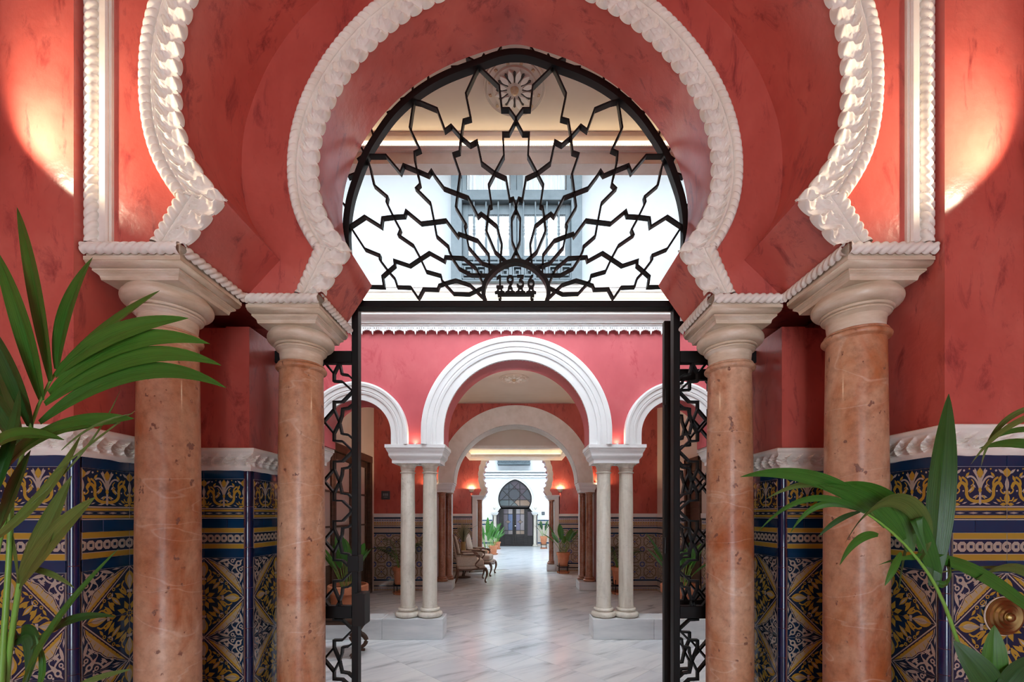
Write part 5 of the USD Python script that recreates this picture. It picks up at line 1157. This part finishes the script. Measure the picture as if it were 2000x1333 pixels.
LL([(45, 875, 1.2), (5, 800, 1.16), (-60, 720, 1.12)], 60, 'leaf_dark', turn=.3)
LL([(40, 860, 1.2), (0, 760, 1.3), (-30, 640, 1.34)], 60, 'leaf_dark')
LL([(70, 850, 1.2), (180, 822, 1.16), (262, 818, 1.12)], 32, 'leaf_green')
LL([(-40, 990, 1.08), (20, 855, 1.08), (125, 860, 1.1)], 62, 'leaf_green', turn=.6)
LL([(-30, 1010, 1.12), (90, 850, 1.14), (236, 828, 1.18)], 52, 'leaf_green', turn=.5)
LL([(-20, 1060, 1.14), (90, 960, 1.16), (158, 850, 1.2)], 34, 'leaf_olive', turn=.3)
LL([(-30, 1000, 1.1), (10, 900, 1.1), (38, 760, 1.16)], 30, 'leaf_dark')
LL([(0, 1030, 1.16), (40, 930, 1.14), (60, 880, 1.14)], 60, 'leaf_dark', turn=.4)
for q in ([(100, 930, 1.15), (200, 850, 1.15), (268, 800, 1.15)], [(60, 985, 1.15), (180, 860, 1.2), (236, 760, 1.25)], [(120, 880, 1.1), (190, 830, 1.1), (262, 808, 1.1)]): LL(q, 5, 'leaf_olive')
stem(lp, [st0+(.03, -.02, 0), P(2, 1333, 1.2), P(14, 1150, 1.2), P(22, 980, 1.2)], .010, .006)
stem(lp, [st0+(.05, 0, 0), P(12, 1333, 1.22), P(26, 1220, 1.2), P(38, 1140, 1.18)], .010, .006)
# split young leaf
LL([(36, 1146, 1.18), (90, 1040, 1.16), (140, 930, 1.16)], 62, 'leaf_olive', turn=.3)
LL([(38, 1144, 1.18), (115, 1040, 1.14), (186, 972, 1.12)], 56, 'leaf_olive', turn=.3)
LL([(36, 1140, 1.18), (28, 1060, 1.2), (2, 985, 1.22)], 30, 'leaf_olive', turn=.5)
LL([(40, 1140, 1.2), (52, 1100, 1.22), (60, 1060, 1.22)], 18, 'leaf_olive')
LL([(42, 1345, 1.15), (100, 1230, 1.12), (232, 1072, 1.16)], 22, 'leaf_green', turn=.4)
LL([(60, 1270, 1.16), (130, 1215, 1.14), (226, 1205, 1.12)], 20, 'leaf_dark', turn=.4)
LL([(74, 1345, 1.16), (84, 1300, 1.15), (68, 1240, 1.15)], 16, 'leaf_green')
LL([(44, 1110, 1.2), (90, 1118, 1.2), (146, 1150, 1.2)], 14, 'leaf_olive')
LL([(140, 1345, 1.2), (190, 1325, 1.2), (258, 1308, 1.2)], 12, 'leaf_olive')
LL([(20, 1260, 1.22), (48, 1240, 1.22), (50, 1345, 1.2)], 44, 'leaf_dark')
rp = thing('potted_palm', 'kentia palm with arching narrow leaflets at the right edge of the foreground', 'palm', None)
PBr = np.array([1.50, 1.30, 0]); potat(rp, PBr, .20, .40)
RL = lambda pts, w, m='leaf_green', **k: px_leaf(rp, pts, w, m, **k)
s0 = PBr+(0, 0, .36)
stem(rp, [s0, P(1925, 1400, 1.32), P(1898, 1333, 1.3), P(1862, 1230, 1.28), P(1830, 1150, 1.26), P(1790, 1090, 1.24), P(1730, 1030, 1.22), P(1690, 1002, 1.2)], .0095, .003)
RL([(1822, 1145, 1.26), (1838, 950, 1.26), (1853, 770, 1.3)], 50, 'leaf_dark', turn=.3)
RL([(1826, 1140, 1.26), (1836, 1050, 1.3), (1800, 1012, 1.34), (1770, 1060, 1.34), (1756, 1150, 1.32)], 44, 'leaf_green', turn=.5)
RL([(1826, 1140, 1.26), (1800, 1040, 1.22), (1790, 1015, 1.2), (1812, 1090, 1.2)], 30, 'leaf_green', turn=.7)
RL([(1795, 1095, 1.25), (1790, 1000, 1.2), (1730, 978, 1.16), (1685, 1010, 1.14), (1650, 1062, 1.13)], 36, 'leaf_olive', turn=.6)
RL([(1778, 1078, 1.24), (1735, 985, 1.22), (1690, 955, 1.2), (1640, 944, 1.18)], 44, 'leaf_green', turn=.5)
RL([(1730, 1030, 1.22), (1640, 955, 1.18), (1540, 925, 1.14), (1446, 932, 1.1)], 32, 'leaf_green', turn=.4)
RL([(1765, 1055, 1.24), (1700, 985, 1.2), (1600, 948, 1.16)], 36, 'leaf_green', turn=.5)
RL([(1705, 1010, 1.21), (1600, 945, 1.2), (1495, 976, 1.2)], 20, 'leaf_olive', turn=.5)
RL([(1690, 1002, 1.2), (1580, 975, 1.18), (1480, 1040, 1.16)], 15, 'leaf_green', turn=.4)
RL([(1690, 1002, 1.2), (1610, 985, 1.22), (1543, 1043, 1.24)], 17, 'leaf_green', turn=.4)
RL([(1680, 1000, 1.2), (1640, 1015, 1.2), (1598, 1050, 1.2)], 12, 'leaf_dark')
RL([(1715, 1046, 1.22), (1675, 1055, 1.2), (1640, 1105, 1.2)], 22, 'leaf_green', turn=.3)
RL([(1760, 1080, 1.24), (1740, 1120, 1.22), (1728, 1145, 1.22)], 18, 'leaf_green')
stem(rp, [s0+(.04, 0, 0), P(2100, 1333, 1.3), P(2110, 1050, 1.28), P(2050, 900, 1.26), P(2010, 860, 1.24)], .009, .004)
RL([(2060, 800, 1.2), (1960, 840, 1.2), (1896, 908, 1.2)], 16, 'leaf_olive', turn=.4)
RL([(2060, 790, 1.22), (1960, 825, 1.22), (1916, 912, 1.22)], 12, 'leaf_olive')
RL([(2060, 885, 1.24), (1990, 866, 1.22), (1912, 876, 1.2)], 20, 'leaf_green', turn=.4)
RL([(2060, 850, 1.24), (1990, 840, 1.22), (1930, 862, 1.2)], 12, 'leaf_green')
stem(rp, [s0+(.06, 0, 0), P(2120, 1333, 1.32), P(2130, 1220, 1.3), P(2060, 1160, 1.3), P(2000, 1120, 1.3)], .008, .004)
RL([(2050, 1220, 1.28), (1960, 1150, 1.27), (1880, 1105, 1.26), (1716, 1104, 1.24)], 26, 'leaf_green', turn=.4)
RL([(2050, 1160, 1.3), (1970, 1108, 1.28), (1900, 1138, 1.26)], 22, 'leaf_olive', turn=.5)
RL([(2050, 1120, 1.3), (1900, 1110, 1.3), (1810, 1125, 1.3)], 6, 'leaf_olive')
RL([(1938, 1350, 1.24), (1940, 1290, 1.22), (1942, 1222, 1.22)], 46, 'leaf_green', turn=.3)
RL([(1952, 1370, 1.22), (1905, 1300, 1.22), (1862, 1252, 1.24)], 52, 'leaf_dark', turn=.3)
RL([(1950, 1365, 1.2), (1980, 1320, 1.2), (2030, 1280, 1.2)], 40, 'leaf_dark', turn=.3)
stem(rp, [s0+(.0, -.03, 0), P(1945, 1420, 1.26), P(1944, 1350, 1.24)], .006, .005)
# ------------------------------------------------------------------ plants of the galleries and the far patio
plant((PX(680, 6.55), 6.55, 0), 'broad', 'leafy plant in a wide terracotta pot behind the left side panel of the gate', 11, .29, .58, .92, 14, .38, .075, 'leaf_bright')
plant((PX(1328, 6.55), 6.55, 0), 'broad', 'broad leaved plant in a wide terracotta pot behind the right side panel of the gate', 12, .28, .58, .84, 14, .40, .08, 'leaf_bright')
plant((PX(783, 8.92), 8.92, 0), 'palm', 'small palm in a terracotta pot on a stand behind the left pair of arcade columns', 13, .17, .36, .80, 9, .45, .045, 'leaf_dark', stand=True)
plant((PX(1210, 8.92), 8.92, 0), 'palm', 'small palm in a terracotta pot on a stand behind the right pair of arcade columns', 14, .17, .36, .70, 9, .40, .045, 'leaf_dark', stand=True)
plant((PX(1100, 12.08), 12.08, 0), 'broad', 'dark leaved plant in a terracotta pot on an iron stand against the tiled hall wall', 15, .185, .38, .85, 9, .55, .085, 'leaf_green', stand=True)
plant((PX(951, 15.6), 15.6, 0), 'broad', 'tall bright green plant in a terracotta pot, nearest on the left of the far patio', 16, .17, .34, 1.25, 16, .5, .075, 'leaf_bright', saucer=True)
plant((PX(963, 17.6), 17.6, 0), 'broad', 'middle terracotta pot with fresh green leaves left of the path in the far patio', 17, .19, .36, .85, 14, .55, .07, 'leaf_bright', saucer=True)
plant((PX(971, 20.3), 20.3, 0), 'broad', 'terracotta pot with arching leaves beside the left column of the far door', 18, .17, .34, .95, 12, .6, .06, 'leaf_green', saucer=True)
plant((PX(1062, 20.6), 20.6, 0), 'broad', 'dark green plant in a terracotta pot on the right in the far patio', 19, .18, .40, .95, 12, .45, .06, 'leaf_dark', stand=True)
# ------------------------------------------------------------------ armchairs, side table, vase
def armchair(label, loc, rz):
    """faces +x"""
    t = thing('armchair', label, 'armchair', 'linen armchairs in the hall', loc, rz)
    obj('seat_cushion', MB().rbox((.60, .56, .15), (.03, 0, .475), .055, 8), 'linen', t, True)
    obj('seat_rail', MB().rbox((.66, .64, .10), (.02, 0, .355), .02, 8), 'linen', t, True)
    for y in (-.335, .335): obj('side_rail', MB().tube(spl([(-.32, y, .33), (-.1, y, .315), (.1, y, .325), (.36, y, .34)], 14), .02, 8), 'chair_wood', t, True)
    obj('front_rail', MB().tube(spl([(.36, -.32, .34), (.375, -.12, .315), (.385, 0, .30), (.375, .12, .315), (.36, .32, .34)], 16), .022, 8), 'chair_wood', t, True)
    # back: tall, rounded, slightly leaning
    out = Polygon(np.vstack([[(-.27, 0), (.27, 0)], spl([(.30, .30), (.30, .55), (.22, .69), (0, .735), (-.22, .69), (-.30, .55), (-.30, .30)], 26)])).buffer(0)
    m = MB(); ta = trimesh.creation.extrude_polygon(out.buffer(-.02).buffer(.0), .10, engine='earcut'); v = ta.vertices
    lean = lambda y, zz, d: np.c_[-.27-.13*(np.maximum(zz, 0)/.74)**1.2-d, y, .40+zz]
    b = trimesh.creation.extrude_polygon(out.buffer(-.025), .09, engine='earcut').subdivide().subdivide(); v = np.array(b.vertices); e = np.clip(1-(v[:, 0]/.3)**2, 0, 1)*np.clip(1-((v[:, 1]-.38)/.42)**2, 0, 1)
    d = np.where(v[:, 2] > .045, -.035*e, .01*e)+v[:, 2]*-1+.045
    obj('backrest', MB().add(lean(v[:, 0], v[:, 1], d), b.faces), 'linen', t, 50)
    ring_ = np.array(out.exterior.coords)[:-1]; ring_ = np.vstack([ring_[1:], ring_[:1]]); rs = spl(ring_, 60)
    obj('back_frame', MB().tube(lean(rs[:, 0], rs[:, 1], np.zeros(len(rs))), .022, 8), 'chair_wood', t, True)
    for y in (-.335, .335):
        obj('arm', MB().tube(spl([(-.33, y*.95, .70), (-.15, y, .685), (.10, y*1.04, .675), (.20, y*1.06, .66), (.22, y*1.05, .635)], 20), .021, 8), 'chair_wood', t, True)
        obj('arm_pad', MB().rbox((.26, .055, .04), (-.06, y*1.01, .708), .018, 6), 'linen', t, True)
        obj('arm_post', MB().tube(spl([(.13, y*1.03, .665), (.20, y*1.03, .56), (.12, y, .46), (.20, y, .36)], 18), .018, 8), 'chair_wood', t, True)
        obj('side_panel', MB().rbox((.48, .03, .22), (-.09, y*.97, .52), .012, 4), 'linen', t, True)
        obj('leg', MB().tube(spl([(.34, y, .35), (.385, y*1.03, .27), (.37, y*1.0, .13), (.345, y*.98, .05), (.375, y*1.0, .0)], 20), np.r_[np.linspace(.038, .016, 16), np.linspace(.017, .024, 4)], 8), 'chair_wood', t, True)
        obj('leg', MB().tube(spl([(-.30, y*.94, .35), (-.31, y*.94, .18), (-.37, y*.97, .0)], 14), np.linspace(.028, .016, 14), 8), 'chair_wood', t, True)
    return t
armchair('cream linen armchair with carved wooden frame, nearer of the two left of the hall aisle', (-1.13, 10.62, 0), 10)
armchair('cream linen armchair with carved wooden frame, farther of the two next to the hall arch', (-.98, 11.78, 0), -8)
t = thing('side_table', 'small round pedestal table between the two linen armchairs', 'table', None, (-1.36, 11.20, 0))
obj('table_top', MB().lathe([(0, .50), (.23, .50), (.24, .51), (.24, .525), (.23, .535), (0, .535)], n=32), 'brown_wood', t, 30); obj('pedestal', MB().lathe([(.03, .02), (.045, .06), (.02, .12), (.03, .28), (.045, .34), (.02, .42), (.05, .50)], n=20), 'brown_wood', t, 30); obj('base', MB().lathe([(0, 0), (.19, 0), (.19, .02), (.05, .045), (0, .045)], n=32), 'brown_wood', t, 30)
t = thing('vase', 'tall ochre vase holding a bunch of dried grass on the side table', 'vase', None, (-1.36, 11.20, .5355))
obj('body', MB().lathe([(0, 0), (.075, 0), (.085, .02), (.078, .12), (.062, .24), (.058, .32), (.07, .40), (.064, .40), (.052, .32), (0, .30)], n=32), 'vase_glaze', t, 30)
g = MB(); uvs = []
for i in range(260):
    a = rng.uniform(0, 2*PI); s = abs(rng.normal(0, .15)); L = rng.uniform(.28, .62); b0 = np.array([.02*math.cos(a), .02*math.sin(a), .33]); e = b0+np.array([s*math.cos(a)*1.1, s*math.sin(a)*1.1, L*(1-.25*s)])
    q, uv = leaf_mesh(bez(b0, b0+(0, 0, L*.6), e, 6), .006, (math.sin(a+1), math.cos(a+1), 0), .3); g.add(*q); uvs.append(uv)
obj('dried_grass', g, 'dry_grass', t, True, uv=np.vstack(uvs), kind='stuff')
# carved table at the left of the patio
t = thing('carved_table', 'carved dark wooden console table with scroll legs seen through the left side panel', 'table', None, (-2.12, 5.05, 0))
obj('table_top', MB().bbox(-.34, .34, -.2, .2, .44, .475, .008), 'brown_wood', t)
for x in (-.27, .27):
    for y in (-.14, .14):
        k = 1 if x > 0 else -1
        obj('leg', MB().tube(spl([(x, y, .44), (x+.05*k, y, .39), (x-.01*k, y, .30), (x-.03*k, y, .24), (x+.04*k, y, .16), (x+.03*k, y, .08), (x-.03*k, y, .03), (x+.03*k, y, .015)], 30), np.r_[np.linspace(.032, .022, 15), np.linspace(.03, .018, 15)], 10), 'brown_wood', t, True)
obj('apron', MB().bbox(-.3, .3, -.16, .16, .385, .44, .01), 'brown_wood', t)
# ------------------------------------------------------------------ plaques, brass push plate
def plaque(label, at, n, s, words):
    t = thing('wall_plaque', label, 'plaque', None, at)
    obj('plate', MB().bbox(-s/2, s/2, -.012, 0, -s/2, s/2, .003), 'plaque_grey', t)
    for k in range(4): obj('engraved_line', MB().box(-s*.30+k*s*.16, -s*.30+k*s*.16+s*.10, -.014, -.011, -s*.08, s*.22), 'plaque_light', t, False)
    obj('engraved_line', MB().box(-s*.22, s*.22, -.014, -.011, -s*.26, -s*.20), 'plaque_light', t, False)
plaque('square dark metal plaque on the red wall above the tiles left of the arcade columns', (PX(753.5, Y4), Y4, PZ(968, Y4)), 0, .185, '')
plaque('tiny dark plaque on the white wall right of the far door', (PX(1060.8, YE), YE, PZ(1003.5, YE)), 0, .16, '')
t = thing('bell_push', 'round stepped brass bell push on the tiled wall at the right edge', 'bell', None, P(1960, 1204, 1.722))
R_ = .076
pf = [(0, 0), (R_, 0), (R_, .006), (R_*.97, .010), (R_*.86, .010), (R_*.80, .016), (R_*.66, .013), (R_*.58, .020), (R_*.46, .018), (R_*.40, .024), (R_*.26, .021), (R_*.22, .022)]
rx = np.array([[1, 0, 0], [0, 0, -1], [0, 1, 0]])
obj('plate', MB().lathe(pf, n=64).rot(rx), 'brass', t, 30)
obj('button', MB().lathe([(R_*.22, .018), (R_*.21, .030), (R_*.12, .036), (0, .037)], n=32).rot(rx), 'brass', t, 30)
obj('back_ring', MB().lathe([(R_*1.03, -.002), (R_*1.03, .003), (R_*.9, .003)], n=64).rot(rx), 'white_plaster', t, 30)
# ------------------------------------------------------------------ wall lamps
def sconce(label, at, nrm, power, r=.09, group=None, col=(1, .72, .42)):
    """half bowl uplight on a wall; nrm: (x, y) wall normal"""
    ang = math.degrees(math.atan2(nrm[1], nrm[0])); t = thing('wall_lamp', label, 'lamp', group, at, ang)
    n = 24; a = np.linspace(-PI/2, PI/2, n); pr = [(.02, -.07), (r*.55, -.055), (r*.85, -.02), (r, .02), (r*.95, .02), (r*.8, -.015), (r*.5, -.045)]
    V = np.stack([np.c_[q*np.cos(a)+.002, q*np.sin(a), np.full(n, z)] for q, z in pr], 1); obj('bowl', MB().grid(V), 'white_plaster', t, True)
    obj('back_plate', MB().bbox(0, .012, -.04, .04, -.08, .02, .003), 'iron', t)
    l = UsdLux.SphereLight.Define(stage, str(t.GetPath())+'/bulb_light'); l.CreateRadiusAttr(.018); l.AddTranslateOp().Set((.045, 0, .012)); l.CreateColorAttr(Gf.Vec3f(*col)); l.CreateIntensityAttr(power)
    obj('bulb', MB().tm(trimesh.creation.icosphere(2, .014)).move((.045, 0, -.02)), 'lamp_warm', t, True)
    return t
sconce('glowing wall lamp on the red hall wall left of the lobed arch', (PX(921, Y6), Y6, PZ(957, Y6)), (0, -1), LP_HALL)
sconce('glowing wall lamp on the red hall wall right of the lobed arch', (PX(1094, Y6), Y6, PZ(957, Y6)), (0, -1), LP_HALL)
sconce('wall lamp half hidden behind the impost on the left of the gallery wall', (PX(845, Y4), Y4, PZ(949, Y4)), (0, -1), LP_GAL)
sconce('wall lamp half hidden behind the impost on the right of the gallery wall', (PX(1170, Y4), Y4, PZ(949, Y4)), (0, -1), LP_GAL)
sconce('white wall lamp left of the far horseshoe door', (XE-1.05, YE, 1.98), (0, -1), LP_FAR)
sconce('white wall lamp right of the far horseshoe door', (XE+1.05, YE, 1.98), (0, -1), LP_FAR)
# warm spots of the vestibule: short metal cylinders on the side walls, just outside the frame, aimed at the arch wall
def spot(label, at, aim, power, cone, col=(1, .82, .58), name='spot_lamp', r=.02, soft=.15):
    at = np.asarray(at, float); d = np.asarray(aim, float)-at; d /= np.linalg.norm(d)
    t = thing(name, label, 'lamp', None, at)
    zax = -d; x = np.cross((0, 0, 1), zax); x /= np.linalg.norm(x); y = np.cross(zax, x)
    Rm = np.stack([x, y, zax], 1)
    obj('housing', MB().lathe([(0, .10), (.034, .10), (.038, .09), (.038, -.02), (.034, -.02), (.034, .05), (0, .05)], n=24).rot(Rm), 'iron', t, 30)
    l = UsdLux.SphereLight.Define(stage, str(t.GetPath())+'/bulb_light'); l.CreateRadiusAttr(r); l.CreateColorAttr(Gf.Vec3f(*col)); l.CreateIntensityAttr(power)
    m4 = Gf.Matrix4d(*[float(q) for q in np.vstack([np.c_[Rm.T, np.zeros(3)], [0, 0, 0, 1]]).ravel()]); l.AddTransformOp().Set(m4)
    s = UsdLux.ShapingAPI.Apply(l.GetPrim()); s.CreateShapingConeAngleAttr(cone); s.CreateShapingConeSoftnessAttr(soft)
    return t
spot('small spot lamp on the left vestibule side wall aimed at the arch wall', (-2.02, 1.53, 3.10), (-2.02+.72, 1.53+.27, 3.62), LP_SPOT, 68, soft=.5)
spot('small spot lamp on the right vestibule side wall aimed at the arch wall', (1.985, 1.53, 3.04), (1.985-.72, 1.53+.27, 3.56), LP_SPOT, 68, soft=.5)
# lantern of the vestibule, above and behind the viewer
t = thing('ceiling_lantern', 'glazed hanging lantern in the vestibule above and behind the viewer', 'lamp', None, (0, -.9, 3.9))
obj('chain', MB().tube([(0, 0, .35), (0, 0, HV-3.9)], .006, 6), 'iron', t)
for i in range(6):
    a = i*PI/3; obj('post', MB().tube([(.16*math.cos(a), .16*math.sin(a), -.2), (.16*math.cos(a), .16*math.sin(a), .2), (.03*math.cos(a), .03*math.sin(a), .36)], .007, 6), 'iron', t)
obj('base', MB().lathe([(0, -.22), (.17, -.22), (.17, -.2), (0, -.2)], n=24), 'iron', t, 30)
l = UsdLux.SphereLight.Define(stage, str(t.GetPath())+'/bulb_light'); l.CreateRadiusAttr(.08); l.CreateColorAttr(Gf.Vec3f(1, .74, .50)); l.CreateIntensityAttr(LP_LANT)

for s_, lab in ((-1, 'left'), (1, 'right')):
    sconce(f'wall lamp on the gallery side of the arcade wall, {lab} of the central arch', (s_*1.33, YA2, 2.95), (0, 1), LP_GAL*1.6, col=(1, .92, .82))
    sconce(f'wall lamp on the hall side of the wide white arch, {lab} side', (s_*2.2, Y5, 2.3), (0, 1), LP_GAL*1.4, col=(1, .92, .82))
